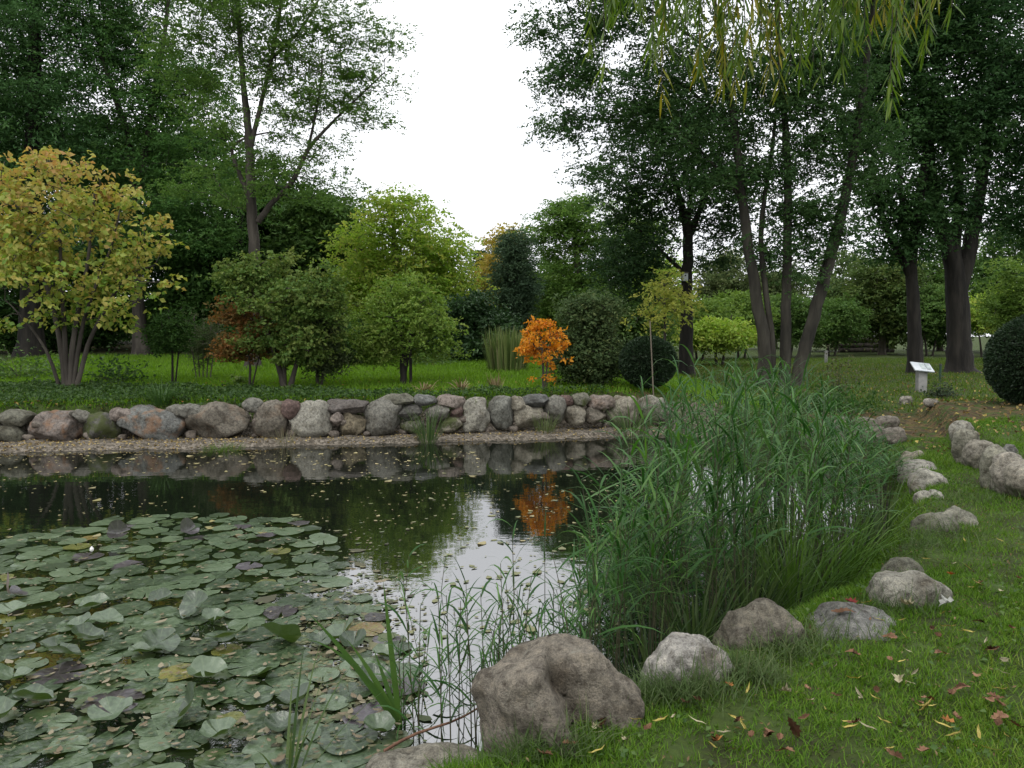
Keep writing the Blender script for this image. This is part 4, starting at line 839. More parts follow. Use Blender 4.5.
flatleaves('leaf_litter', xf, yf, H(xf, yf) + .03, .06, [(.06, .04, .02), (.12, .08, .03), (.2, .14, .05), (.34, .27, .07)], .65, 2.0)

xc, yc = scatter(5200, -.3, 5.5, 2.4, 8, lambda x, y: (pond_sd(x, y) > .2) & infr(x, y) & (wob(x, y, 2.1, 3) > -.1))
flatleaves('turf_weeds', xc, yc, H(xc, yc) + rng.uniform(.012, .04, len(xc)), .028, [(.03, .065, .014), (.05, .1, .02), (.08, .13, .03)], .75, 1.6)
xc, yc = scatter(2600, -.3, 5.5, 2.4, 8, lambda x, y: (pond_sd(x, y) > .2) & infr(x, y))
flatleaves('turf_litter', xc, yc, H(xc, yc) + rng.uniform(.01, .03, len(xc)), .022, [(.07, .045, .02), (.14, .09, .04), (.22, .17, .08)], .4, 1.6)
# individual fallen leaves on the near turf
def leaf_outline(kind_):
    if kind_ == 'willow': return [(0, -.5), (.06, -.25), (.085, 0), (.06, .25), (0, .5), (-.06, .25), (-.085, 0), (-.06, -.25)]
    if kind_ == 'oak':
        o = [(.02, -.5), (.05, -.42), (.14, -.34), (.1, -.24), (.22, -.16), (.15, -.05), (.28, .06), (.19, .15), (.24, .28), (.13, .32), (.1, .44), (0, .5)]
        return o + [(-x, y) for x, y in o[::-1][1:]]
    o = [(.02, -.4), (.3, -.35), (.22, -.15), (.48, .02), (.26, .1), (.3, .32), (.12, .22), (0, .5)]
    return o + [(-x, y) for x, y in o[::-1][1:]]
def fallen_mesh(kind_, L, seed, mat):
    rs = random.Random(seed); pts = leaf_outline(kind_); n = len(pts)
    cu, cv = rs.uniform(.2, 1.1), rs.uniform(-.6, .9)
    def z(x, y): return (x * x * cu * 3 + y * y * cv + .05 * math.sin(9 * y + seed)) * L * .7
    V = [(x * L, y * L, z(x, y)) for x, y in pts] + [(0, y * L, z(0, y) - .01 * L) for y in np.linspace(-.45, .45, 5)]
    bm = bmesh.new(); vs_ = [bm.verts.new((x * L, y * L, z(x, y))) for x, y in pts]
    cs = [bm.verts.new((0, t * L, z(0, t) - .02 * L)) for t in (-.3, 0, .3)]
    for i in range(n):
        j = (i + 1) % n; ym = (pts[i][1] + pts[j][1]) / 2; c = cs[0] if ym < -.15 else cs[1] if ym < .15 else cs[2]
        bm.faces.new((vs_[i], vs_[j], c))
    def y_(v): return v.co.y / L
    for i in range(n):
        j = (i + 1) % n; k = (i + 2) % n
        m1 = (pts[i][1] + pts[j][1]) / 2; m2 = (pts[j][1] + pts[k][1]) / 2
        f1 = 0 if m1 < -.15 else 1 if m1 < .15 else 2; f2 = 0 if m2 < -.15 else 1 if m2 < .15 else 2
        if f1 != f2 and abs(f1 - f2) == 1: bm.faces.new((vs_[j], cs[f2], cs[f1]))
    bmesh.ops.solidify(bm, geom=bm.faces[:], thickness=.0008)
    bmesh.ops.recalc_face_normals(bm, faces=bm.faces[:])
    me = bpy.data.meshes.new('fallen_leaf'); bm.to_mesh(me); bm.free(); me.materials.append(mat); return me
LY = noisy('yellow_leaf', [(.32, .25, .05), (.42, .36, .1)], 25, .6, .2, 60, dist=.003); LB = noisy('brown_leaf', [(.13, .06, .03), (.24, .13, .07)], 25, .7, .3, 60, dist=.003)
LP = noisy('pale_leaf', [(.27, .24, .14), (.38, .34, .22)], 25, .6, .2, 60, dist=.003); LR = noisy('red_leaf', [(.2, .02, .02), (.26, .04, .03)], 25, .6, .2, 60, dist=.003); LO = noisy('orange_leaf', [(.3, .12, .03), (.4, .18, .05)], 25, .6, .2, 60, dist=.003)
KINDS_ = [('willow', LY, .09, 'yellow willow leaf fallen on the near turf', 'yellow willow leaves on the near turf'), ('oak', LB, .085, 'curled brown oak leaf fallen on the near turf', 'brown oak leaves on the near turf'),
          ('willow', LP, .08, 'pale straw coloured willow leaf fallen on the near turf', 'pale willow leaves on the near turf'), ('maple', LO, .06, 'small orange leaf fallen on the near turf', 'orange leaves on the near turf'), ('maple', LP, .06, 'pale crumpled leaf fallen on the near turf', 'pale crumpled leaves on the near turf')]
KM = [[fallen_mesh(k[0], k[2] * (.65 + .17 * j), 5 * i + j, k[1]) for j in range(3)] for i, k in enumerate(KINDS_)]
def fallen(mesh, p, label, cat, group, rz, tilt=.25):
    o = link('fallen_leaf', mesh, None, None, tuple(p)); o.rotation_euler = (rng.normal() * tilt, rng.normal() * tilt, rz); return tag(o, label, cat, group)
cnt = 0
while cnt < 125:
    px = rng.uniform(520, 1024); py = 540 + 228 * rng.uniform() ** .8
    g = ground_at(px, py)
    if pond_sd(g[0], g[1]) < .38 or g[2] < .15: continue
    i = int(rng.choice(5, p=[.35, .36, .2, .03, .06])); k = KINDS_[i]
    fallen(KM[i][int(rng.integers(3))], g + np.array((0, 0, .045)), k[3], 'leaf', k[4], rng.uniform(0, 6.3)); cnt += 1
slab = [o for o in bpy.data.objects if o.name.startswith('boulder') and o['label'].startswith('flat grey slab')][0]
def on_top(o, fx, fy):
    V = np.array([v.co[:] for v in o.data.vertices]); w_, d_ = np.ptp(V[:, 0]) / 2, np.ptp(V[:, 1]) / 2
    k = np.hypot(V[:, 0] - fx * w_, V[:, 1] - fy * d_) < .05; p = np.array((fx * w_, fy * d_, V[k][:, 2].max() + .008)); return p + np.array(o.location)
fallen(fallen_mesh('oak', .13, 91, LB), on_top(slab, -.35, -.35), 'brown oak leaf lying on the flat grey slab', 'leaf', None, 1.3, .05)
fallen(fallen_mesh('maple', .08, 92, LR), on_top(slab, -.05, .1), 'dark red leaf lying on the flat grey slab', 'leaf', None, .4, .1)
g = ground_at(906, 614); fallen(fallen_mesh('maple', .1, 93, LP), g + np.array((0, 0, .06)), 'whitish maple leaf beside the end of the flat slab', 'leaf', None, .4, .2)
g = ground_at(946, 614); fallen(fallen_mesh('maple', .1, 94, noisy('white_leaf', [(.4, .4, .36), (.52, .52, .47)], 20)), g + np.array((0, 0, .06)), 'bright white leaf underside lying alone on the turf', 'leaf', None, 1.4, .3)

# ------------------------------------------------------------------ lily pads
def pad_material(name, cols, under):
    m, t, o = mat_new(name); N = t.nodes.new; lk = t.links.new
    tc = N('ShaderNodeTexCoord'); oi = N('ShaderNodeObjectInfo')
    n = N('ShaderNodeTexNoise'); n.inputs['Scale'].default_value = 9; n.inputs['Detail'].default_value = 5; n.noise_dimensions = '4D'
    mw = N('ShaderNodeMath'); mw.operation = 'MULTIPLY'; mw.inputs[1].default_value = 60; lk(oi.outputs['Random'], mw.inputs[0]); lk(mw.outputs[0], n.inputs['W']); lk(tc.outputs['Object'], n.inputs['Vector'])
    ad = N('ShaderNodeMath'); ad.operation = 'MULTIPLY_ADD'; ad.inputs[1].default_value = .62; ad.inputs[2].default_value = -.34; lk(oi.outputs['Random'], ad.inputs[0])
    a2 = N('ShaderNodeMath'); lk(n.outputs['Fac'], a2.inputs[0]); lk(ad.outputs[0], a2.inputs[1])
    r = ramp(t, cols, pos=[.25 + .5 * i / (len(cols) - 1) for i in range(len(cols))]); lk(a2.outputs[0], r.inputs['Fac'])
    # radial veins as faint paler lines
    sx = N('ShaderNodeSeparateXYZ'); lk(tc.outputs['Object'], sx.inputs[0])
    an = N('ShaderNodeMath'); an.operation = 'ARCTAN2'; lk(sx.outputs[1], an.inputs[0]); lk(sx.outputs[0], an.inputs[1])
    mu = N('ShaderNodeMath'); mu.operation = 'MULTIPLY'; mu.inputs[1].default_value = 9; lk(an.outputs[0], mu.inputs[0])
    si = N('ShaderNodeMath'); si.operation = 'SINE'; lk(mu.outputs[0], si.inputs[0])
    vr = ramp(t, [(0, 0, 0), (.25, .25, .25)], pos=[.95, 1.0]); lk(si.outputs[0], vr.inputs['Fac'])
    x = N('ShaderNodeMix'); x.data_type = 'RGBA'; x.inputs[7].default_value = (.2, .24, .12, 1); lk(vr.outputs[0], x.inputs[0]); lk(r.outputs[0], x.inputs[6])
    ge = N('ShaderNodeNewGeometry'); y = N('ShaderNodeMix'); y.data_type = 'RGBA'; y.inputs[7].default_value = (*under, 1); lk(ge.outputs['Backfacing'], y.inputs[0]); lk(x.outputs[2], y.inputs[6])
    p = N('ShaderNodeBsdfPrincipled'); p.inputs['Roughness'].default_value = .32; p.inputs['Specular IOR Level'].default_value = .7; lk(y.outputs[2], p.inputs['Base Color'])
    b = N('ShaderNodeBump'); b.inputs['Strength'].default_value = .35; b.inputs['Distance'].default_value = .01; lk(n.outputs['Fac'], b.inputs['Height']); lk(b.outputs[0], p.inputs['Normal'])
    tr = N('ShaderNodeBsdfTranslucent'); tr.inputs['Color'].default_value = (.09, .16, .02, 1); mi = N('ShaderNodeMixShader'); mi.inputs[0].default_value = .15
    lk(p.outputs[0], mi.inputs[1]); lk(tr.outputs[0], mi.inputs[2]); lk(mi.outputs[0], o.inputs['Surface']); return m
PAD = pad_material('lily_pad_green', [(.026, .045, .02), (.065, .1, .05), (.1, .14, .078)], (.045, .08, .018))
PADP = pad_material('lily_pad_purple', [(.03, .025, .026), (.055, .045, .052), (.08, .07, .08)], (.1, .05, .05))
PADY = pad_material('lily_pad_yellowing', [(.09, .1, .02), (.16, .16, .035), (.14, .09, .03)], (.1, .1, .02))
def pad_mesh(seed, cup=0.0, wave=.012, fold=0.0, mat=None):
    rs = random.Random(seed); nr, na = 6, 40; R0 = .5
    notch = R(rs.uniform(2.5, 9)); V = [(0, 0, 0)]
    ph = [rs.uniform(0, 6.28) for _ in range(4)]
    for i in range(1, nr + 1):
        for j in range(na + 1):
            a = notch + (2 * math.pi - 2 * notch) * j / na; t = i / nr
            rr = R0 * t * (1 + .04 * math.sin(3 * a + ph[0]) * t + .02 * math.sin(7 * a + ph[1]) * t)
            if j in (0, na): rr *= 1.0 - .04 * (i == nr)
            x, y = rr * math.cos(a), rr * math.sin(a)
            z = wave * t * t * (math.sin(2 * a + ph[2]) + .7 * math.sin(5 * a + ph[3])) + cup * t ** 1.8 + fold * abs(y) ** 1.3 * (1 + .3 * math.sin(a)) 
            z += .004 * math.sin(18 * a) * t * (1 - t)
            V.append((x, y, z))
    F = [(0, 1 + j, 2 + j) for j in range(na)]
    for i in range(nr - 1):
        for j in range(na):
            a = 1 + i * (na + 1) + j; F.append((a, a + na + 1, a + na + 2, a + 1))
    me = bpy.data.meshes.new('lily_pad'); me.from_pydata(V, [], F); me.polygons.foreach_set('use_smooth', [True] * len(F)); me.update()
    me.materials.append(mat); return me
FLAT = [pad_mesh(k, 0, .01 + .006 * (k % 3), 0, PAD) for k in range(10)]; FLATP = [pad_mesh(20 + k, 0, .02, 0, PADP) for k in range(3)]; FLATY = [pad_mesh(30 + k, 0, .012, 0, PADY) for k in range(2)]
CUP = [pad_mesh(40 + k, .12 + .03 * k, .05, .25 * (k % 2), PAD) for k in range(5)]; CUPP = [pad_mesh(50 + k, .08, .04, .9, PADP) for k in range(2)]
GP = 'flat green lily pads floating on the pond'
def lily(mesh, x, y, z, dia, rz, tilt, label, group, tdir=0):
    o = link('lily_pad', mesh, None, None, (x, y, z)); o.scale = (dia, dia * rng.uniform(.88, 1.0), dia)
    o.rotation_euler = (tilt * math.cos(tdir), tilt * math.sin(tdir), rz); return tag(o, label, 'lily pad', group)
edge_x = [-90, 0, 40, 110, 180, 240, 300, 330, 345, 380, 420]; edge_y = [565, 545, 533, 520, 515, 515, 524, 540, 590, 612, 650]
pads = []; tries = 0
while len(pads) < 286 and tries < 40000:
    tries += 1
    px = rng.uniform(-50, 412); py = 512 + 300 * rng.uniform() ** 1.25
    if py < np.interp(px, edge_x, edge_y): continue
    g = flat(px, py)
    if pond_sd(g[0], g[1]) > -.12: continue
    if px > 385 and py > 690: continue
    hole = wob(np.array([g[0] * 1.0]), np.array([g[1] * 1.6]), 1.5, 2.0)[0]
    dia = rng.uniform(.17, .3)
    lim = .262 if hole > -.5 else .4
    if any((g[0] - a) ** 2 + (g[1] - b) ** 2 < (lim * (dia + c) * 1.22) ** 2 * 1.0 for a, b, c in pads): continue
    pads.append((g[0], g[1], dia))
RAISED = [(118, 540, 'cupP'), (188, 538, 'cupP'), (8, 600, 'cupP')]
for k, (x, y, dia) in enumerate(pads):
    z = .004 + .0035 * (k % 5); u = rng.uniform(); near = y < 5.4
    if u < .045: lily(FLATP[k % 3], x, y, z, dia, rng.uniform(0, 6.3), .02, 'flat purple brown lily pad among the green ones', 'purple brown lily pads')
    elif u < .075: lily(FLATY[k % 2], x, y, z, dia * .8, rng.uniform(0, 6.3), .02, 'small yellowing lily pad among the green ones', 'yellowing lily pads')
    elif u < (.22 if near else .06): lily(CUP[k % 5], x, y, .02 + .03 * rng.uniform(), dia * .82, rng.uniform(0, 6.3), rng.uniform(.08, .38), 'cupped green lily pad lifted above the floating pads', 'raised green lily pads', rng.uniform(0, 6.3))
    else: lily(FLAT[k % 10], x, y, z, dia, rng.uniform(0, 6.3), .012, 'flat green lily pad floating with many others', GP, rng.uniform(0, 6.3))
for (px, py, dia, tilt, rz, lab) in ((118, 541, .18, .7, .3, 'greyish purple lily pad standing up at the far edge of the pads'), (188, 539, .19, .6, 1.2, 'greyish purple folded lily pad beside a brown dead pad'), (8, 602, .22, .8, 2.2, 'bluish purple upright lily pad at the picture edge')):
    g = flat(px, py); lily(CUPP[0], g[0], g[1], .07, dia, rz, tilt, lab, None)
for (px, py, dia, tilt, lab) in ((195, 617, .23, .75, 'steeply tilted grey green pad in the middle of the pads'), (160, 655, .23, .45, 'dished pad with radiating veins facing the bank'), (225, 650, .25, .35, 'broad dished pad just beyond the tilted dark pad'),
                                 (280, 648, .26, .8, 'dark folded lily pad standing up near the scum patch'), (190, 722, .23, 1.1, 'dark green pad standing on edge over open water'), (60, 665, .26, .5, 'large bluish raised pad nearest the bank corner')):
    g = flat(px, py); lily(CUP[int(px) % 5], g[0], g[1], .08, dia, rng.uniform(0, 6), tilt, lab, None, 0.2)
g = flat(348, 742); lily(FLAT[3], g[0], g[1], .02, .27, 1.0, .02, 'single grey green pad with a wide notch beside the sword leaves', None)
# the small pads that fill the gaps, past the number one could tell apart
sp_ = MB()
small = [pad_mesh(70 + k, 0, .02, 0, PAD) for k in range(4)]; got = 0; tries = 0
while got < 230 and tries < 20000:
    tries += 1; px = rng.uniform(-40, 420); py = 514 + 290 * rng.uniform() ** 1.2
    if py < np.interp(px, edge_x, edge_y) - 4: continue
    g = flat(px, py)
    if pond_sd(g[0], g[1]) > -.12: continue
    dd = min(math.hypot(g[0] - a, g[1] - b) - c * .5 for a, b, c in pads)
    if dd < -.03 and rng.uniform() < .85: continue
    q = rng.uniform(.08, .17); me_ = small[got % 4]; V = np.empty(len(me_.vertices) * 3, np.float32); me_.vertices.foreach_get('co', V); V = V.reshape(-1, 3) * q; th = rng.uniform(0, 6.3)
    V = np.stack([V[:, 0] * math.cos(th) - V[:, 1] * math.sin(th) + g[0], V[:, 0] * math.sin(th) + V[:, 1] * math.cos(th) + g[1], V[:, 2] + .0025], 1)
    F3 = np.array([p_.vertices[:] for p_ in me_.polygons if len(p_.vertices) == 3]); F4 = np.array([p_.vertices[:] for p_ in me_.polygons if len(p_.vertices) == 4])
    n0 = sp_.n; sp_.v.append(V); sp_.n += len(V); sp_.f += [F3 + n0, F4 + n0]; sp_.r += [np.zeros(len(F3)), np.zeros(len(F4))]; got += 1
kind(link('small_lily_pads', sp_.mesh('small_lily_pads', pad_material('lily_pad_small', [(.02, .035, .012), (.05, .08, .03), (.1, .12, .05)], (.05, .07, .02)), smooth=True)), 'stuff')
# white bud
g = flat(92, 556); r_ = empty('water_lily_bud', (g[0], g[1], 0)); r_.scale = (.6, .6, .75); tag(r_, 'small white water lily bud above the pads', 'flower')
mb = MB(); tube(mb, [(0, 0, -.05), (.01, 0, .03), (0, 0, .06)], [.006, .006, .007], 6); link('stalk', mb.mesh('stalk', noisy('stalk_green', [(.05, .07, .02), (.07, .1, .03)])), None, r_)
mb = MB(); tube(mb, [(0, 0, .05), (0, 0, .065), (0, 0, .09), (0, 0, .115)], [.008, .028, .026, .004], 9); link('petals', mb.mesh('petals', noisy('petal_white', [(.7, .7, .66), (.8, .8, .76)], 8, .5), smooth=True), None, r_)
# floating bits
def float_bits(name, n, size, cols, samp, asp=.7, z0=.003):
    p = np.array([samp() for _ in range(n)]); k = pond_sd(p[:, 0], p[:, 1]) < -.05; p = p[k]
    mb = MB(); m = len(p); th = rng.uniform(0, 6.3, m); a = np.stack([np.cos(th), np.sin(th), np.zeros(m)], 1); b = np.stack([-a[:, 1], a[:, 0], np.zeros(m)], 1)
    L = size * np.exp(rng.normal(size=m) * .5 - .15)[:, None]; c = np.stack([p[:, 0], p[:, 1], z0 + .004 * rng.uniform(0, 1, m)], 1); up = np.array((0, 0, 1.0))
    V = np.stack([c - a * L * .5 + up * L * .04, c - a * L * .1 - b * L * asp * .45, c + a * L * .25 - b * L * asp * .35, c + a * L * .5 + up * L * .08, c + a * L * .2 + b * L * asp * .4, c - a * L * .15 + b * L * asp * .4], 1).reshape(-1, 3)
    mb.add(V, (np.arange(m) * 6)[:, None] + np.arange(6)[None, :], rng.uniform(0, 1, m))
    return kind(link(name, mb.mesh(name, foliage(name + '_mat', cols, .1, .6))), 'stuff')
cx = [(rng.uniform(-20, 640), rng.uniform(462, 545)) for _ in range(60)]
def s_far():
    c = cx[int(rng.integers(len(cx)))]; return flat(c[0] + rng.normal() * 26, max(c[1] + rng.normal() * 4.5, 452))[:2]
float_bits('floating_leaves', 420, .04, [(.16, .15, .06), (.25, .22, .09), (.3, .26, .14), (.1, .12, .04)], s_far)
float_bits('floating_leaves', 380, .045, [(.2, .16, .08), (.3, .27, .12), (.36, .3, .16)], lambda: flat(rng.uniform(-20, 480), 452 + abs(rng.normal()) * 9)[:2])
float_bits('duckweed', 1500, .04, [(.06, .08, .035), (.1, .12, .06), (.16, .15, .08), (.05, .05, .03)], lambda: flat(min(350 + rng.normal() * 34, 425), 650 + rng.normal() * 48)[:2])
float_bits('duckweed', 1600, .035, [(.05, .07, .03), (.09, .1, .05), (.13, .1, .06), (.24, .21, .14)], lambda: flat(rng.uniform(-20, 400), rng.uniform(530, 768))[:2], .5, .026)
float_bits('floating_leaves', 260, .05, [(.14, .15, .08), (.2, .2, .1)], lambda: flat(rng.uniform(400, 640), rng.uniform(470, 640))[:2])

# ------------------------------------------------------------------ reeds
REED = foliage('reed_leaf', [(.013, .05, .009), (.024, .08, .014), (.04, .11, .022), (.075, .15, .038)], .3, .4, spec=.22)
REED_L = foliage('reed_leaf_fresh', [(.035, .11, .014), (.055, .15, .02), (.09, .19, .03)], .35, .45, spec=.5)
REED_D = foliage('reed_leaf_withered', [(.1, .09, .03), (.2, .16, .07), (.28, .24, .12), (.07, .1, .03)], .3, .6)
STEM = noisy('reed_stem', [(.03, .035, .016), (.055, .055, .028), (.08, .07, .04)], 10, .5, .1, 30)
def reed_parts(seed, Ht, nl, wind, leafL=.42, leafW=.017, start=.3):
    """a stalk and its leaves, in local coordinates"""
    g_ = np.random.default_rng(seed)
    lean = g_.normal() * .07 + wind * .12; ly = g_.normal() * .05; t = np.linspace(0, 1, 7)
    P = np.stack([lean * Ht * t ** 1.7, ly * Ht * t ** 1.7, Ht * t - .15 * (t == 0)], 1)
    sb = MB(); tube(sb, P, np.linspace(.0038, .0016, 7), 5)
    tt = np.linspace(start, .99, nl) + g_.normal(size=nl) * .015; tt = np.clip(tt, .1, 1)
    b = np.stack([np.interp(tt, t, P[:, 0]), np.interp(tt, t, P[:, 1]), np.interp(tt, t, P[:, 2])], 1)
    az = np.where(np.arange(nl) % 2 == 0, 0.0, math.pi) + g_.normal(size=nl) * .75 + g_.uniform(0, 6.28)
    d = np.stack([np.cos(az) * .75 + wind * .7, np.sin(az) * .75, np.full(nl, .95) + g_.uniform(-.2, .5, nl)], 1)
    side = np.cross(d, np.array((0, 0, 1.0))); side /= np.linalg.norm(side, axis=1)[:, None] + 1e-9
    side = side + np.array((0, 0, 1.0)) * g_.normal(size=(nl, 1)) * .4
    lb = MB(); L = leafL * g_.uniform(.65, 1.15, nl) * np.interp(tt, [0, .5, 1], [.8, 1, .75])
    strip(lb, b, d, side, L, leafW * g_.uniform(.7, 1.2, nl), g_.uniform(.7, 3.4, nl), 5, g_.uniform(0, 1, nl), prof=[.5, 1, .95, .7, .4, .03])
    return sb, lb
protos = []
for k in range(18):
    sb, lb = reed_parts(300 + k, 1.75, 12 + k % 5, (.5, .2, -.4)[k % 3], .44, .0155, .4)
    protos.append((sb.mesh('reed', STEM, smooth=True), lb.mesh('foliage', REED_D if k == 99 else REED if k % 4 else REED_L)))
thin = []
for k in range(12):
    sb, lb = reed_parts(400 + k, 1.0, 8 + k % 4, .3 if k % 2 else -.3, .28, .0105, .3)
    thin.append((sb.mesh('reed', STEM, smooth=True), lb.mesh('foliage', REED if k % 3 else REED_L)))
def reed(pr, x, y, sc, hs, label, group):
    o = link('reed', pr[0], None, None, (x, y, min(0.0, hz(x, y)) if hz(x, y) < .1 else hz(x, y))); o.scale = (sc, sc, hs); o.rotation_euler = (0, 0, rng.normal() * .5)
    link('foliage', pr[1], None, o); return tag(o, label, 'reed', group)
pxk = [560, 590, 640, 690, 740, 790, 830, 870, 900, 920]; topk = [520, 455, 402, 362, 348, 354, 378, 408, 440, 462]
dnx = [576, 677, 757, 823, 857, 880, 892, 920]; dny = [3.8, 4.35, 4.85, 5.35, 5.95, 7.05, 8.4, 8.8]
dfk = [560, 620, 680, 760, 840, 900, 925]; dfv = [5.2, 6.4, 9.5, 10.5, 10, 9.8, 9.2]
spots = []
while len(spots) < 390:
    px = rng.uniform(572, 915); dn = np.interp(px, dnx, dny); df = np.interp(px, dfk, dfv)
    if df < dn + .1: df = dn + .4
    d = dn + (df - dn) * rng.uniform() ** 1.3
    if px < 640 and rng.uniform() > (px - 555) / 90: continue
    x = (px - 512) / FPX * d
    if pond_sd(np.array([x]), np.array([d]))[0] > .1: continue
    if wob(np.array([x]), np.array([d]), 2.6, 1.0)[0] < -.35 and rng.uniform() < .75: continue
    spots.append((d, px, x))
spots.sort()
stuff_s, stuff_l = MB(), MB()
for k, (d, px, x) in enumerate(spots):
    top = np.interp(px, pxk, topk) + abs(rng.normal()) * 34
    ht = max(CAMZ - (top - HOR) * d / FPX, .55); ht = min(ht, 2.0) * rng.uniform(.85, 1.0)
    if k < 185: reed(protos[int(rng.integers(18))], x, d, rng.uniform(.85, 1.1), ht / 1.75, 'slender green reed in the dense reed bed by the near bank', 'reeds of the dense bed')
    else:
        pr = protos[int(rng.integers(18))]; th = rng.normal() * .5; ca, sa = math.cos(th), math.sin(th); sc = np.array((1, 1, ht / 1.75))
        for src, dst in ((pr[0], stuff_s), (pr[1], stuff_l)):
            V = np.empty(len(src.vertices) * 3, np.float32); src.vertices.foreach_get('co', V); V = V.reshape(-1, 3) * sc
            V = np.stack([V[:, 0] * ca - V[:, 1] * sa + x, V[:, 0] * sa + V[:, 1] * ca + d, V[:, 2]], 1)
            F = np.empty(len(src.loops), np.int32); src.loops.foreach_get('vertex_index', F); F = F.reshape(-1, 4)
            rv = np.empty(len(src.polygons), np.float32); src.attributes['rnd'].data.foreach_get('value', rv); dst.add(V, F, rv)
rb = kind(link('reed_bed', stuff_l.mesh('reed_bed', REED)), 'stuff'); sb_ = link('stems', stuff_s.mesh('stems', STEM, smooth=True), None, rb); sb_['kind'] = 'stuff'
# thin open group of reeds standing in the sky's reflection
k = 0
while k < 88:
    px = 392 + 208 * rng.uniform() ** .75; by = rng.uniform(640, 745) if px > 430 else rng.uniform(690, 740)
    g = flat(px, by)
    if pond_sd(g[0], g[1]) > -.03: continue
    top = np.interp(px, [390, 430, 480, 540, 600], [560, 520, 560, 545, 500]) + rng.uniform(-20, 70)
    ht = max(CAMZ - (top - HOR) * g[1] / FPX, .35)
    reed(thin[int(rng.integers(12))], g[0], g[1], rng.uniform(.85, 1.1), ht, 'thin open reed standing before the reflected sky', 'thin reeds of the open group'); k += 1
for px, by, top in ((400, 600, 480), (436, 590, 475), (470, 640, 490), (515, 600, 440), (545, 600, 455), (590, 590, 430), (605, 590, 425), (625, 585, 418), (640, 600, 430)):
    g = flat(px, by); reed(thin[int(rng.integers(12))], g[0], g[1], 1.2, max(CAMZ - (top - HOR) * g[1] / FPX, .4), 'thin open reed standing before the reflected sky', 'thin reeds of the open group')
# sedge clumps along the bank in front of the reeds
for px, d, n, L, cols, lab in ((752, 5.0, 130, .85, 0, 'dark sedge clump behind the brown hump backed boulder'), (800, 5.3, 170, .85, 1, 'bright green sedge clump behind the flat grey slab'), (845, 5.75, 150, .8, 1, 'bright sedge clump beside the pale domed boulder'),
                          (865, 6.3, 130, .8, 0, 'dark sedge clump behind the pale domed boulder'), (700, 4.55, 120, .7, 0, 'arching dark sedge behind the pale pitted boulder'), (885, 7.0, 120, .75, 0, 'sedge clump beside the flat mossy stone'), (655, 4.2, 60, .55, 0, 'small sedge tuft in the gap behind the two nearest boulders'), (780, 5.7, 140, .95, 0, 'tallest dark sedge clump at the edge of the reeds')):
    x = (px - 512) / FPX * d; clump_plant('sedge_clump', lab, 'sedge', 0, 0, int(n * .6), L * 1.08, .0135, [SG, [(.045, .1, .016), (.07, .14, .022), (.1, .18, .035)]][cols], .17, 1.9, lean=.6, pos=np.array((x, d, max(hz(x, d), 0))))
# sword leaves
g = flat(400, 727); r_ = empty('iris_plant', tuple(g)); tag(r_, 'iris with five sword shaped green leaves rising from the water before the pads', 'plant')
IR = foliage('iris_leaf', [(.04, .09, .015), (.06, .12, .02)], .3, .4)
for px, py, bend, w_ in ((384, 588, .0, .03), (316, 628, .35, .034), (352, 652, .5, .03), (375, 655, .2, .026), (320, 660, 1.3, .024)):
    tgt = at(px, py, g[1] + .1); v = tgt - g; mb = MB(); L = np.linalg.norm(v) * (1.05 + bend * .2); v = v / np.linalg.norm(v); v[2] += bend * .5; sd1 = np.cross(v, (0, 1.0, 0)); sd1 /= np.linalg.norm(sd1)
    strip(mb, np.array([g - g]), np.array([v]), np.array([sd1]), L, w_, bend, 8, np.array([rng.uniform()]), prof=[.9, 1, 1, .9, .7, .4, 0]); link('leaf', mb.mesh('leaf', IR), None, r_)
g2 = flat(286, 775); clump_plant('water_grass', 'few thin grass blades leaning over the pads at the bank corner', 'plant', 0, 0, 9, .5, .014, SG, .08, .8, lean=.7, pos=np.array((g2[0], g2[1], 0.0)))
# fallen stick
a_ = at(384, 751, 3.25); b_ = at(492, 701, 3.65); a_[2] = max(a_[2], .05)
mb = MB(); t = np.linspace(0, 1, 8)[:, None]; P = a_ + (b_ - a_) * t; P[:, 2] += .012 * np.sin(t[:, 0] * 7); tube(mb, P, np.linspace(.0075, .004, 8), 6, cap=True)
tag(link('fallen_stick', mb.mesh('fallen_stick', BARK_RED, a_, smooth=True), None, None, tuple(a_)), 'thin reddish brown stick leaning from the low tan boulder to the creased boulder', 'stick')

# ------------------------------------------------------------------ weeping willow over the photographer
base = np.array((5.2, -1.8, hz(5.2, -1.8)))
r_ = empty('weeping_willow', tuple(base)); tag(r_, 'weeping willow whose long yellow and green leaves hang into the top of the view', 'tree')
tb = MB()
def arc(P, rad, sides=9): 
    P = np.array(P, float); t = np.linspace(0, len(P) - 1, (len(P) - 1) * 6 + 1); Q = np.stack([np.interp(t, np.arange(len(P)), P[:, i]) for i in range(3)], 1)
    for _ in range(3): Q[1:-1] = (Q[:-2] + Q[1:-1] * 2 + Q[2:]) / 4
    tube(tb, Q, np.interp(t, np.arange(len(P)), rad), sides); return Q
arc([base - (0, 0, .2), base + (0, .1, 1.2), (5.0, -1.5, 3.0), (4.4, -.6, 4.6)], [.34, .27, .24, .2], 12)
l1 = arc([(4.4, -.6, 4.6), (3.2, 1.2, 5.6), (2.0, 2.6, 5.5), (.9, 3.4, 5.2), (0, 3.7, 4.9)], [.17, .11, .07, .045, .02])
l2 = arc([(4.4, -.6, 4.6), (3.8, 1.6, 5.5), (2.8, 3.0, 5.3), (1.8, 3.9, 5.0)], [.14, .09, .06, .02])
l3 = arc([(3.2, 1.2, 5.6), (1.6, 1.8, 5.7), (0, 2.3, 5.4), (-1.2, 2.7, 5.0)], [.08, .05, .035, .015])
l4 = arc([(4.4, -.6, 4.6), (6, 1.0, 5.6), (6.5, 2.5, 5.2)], [.14, .08, .03])
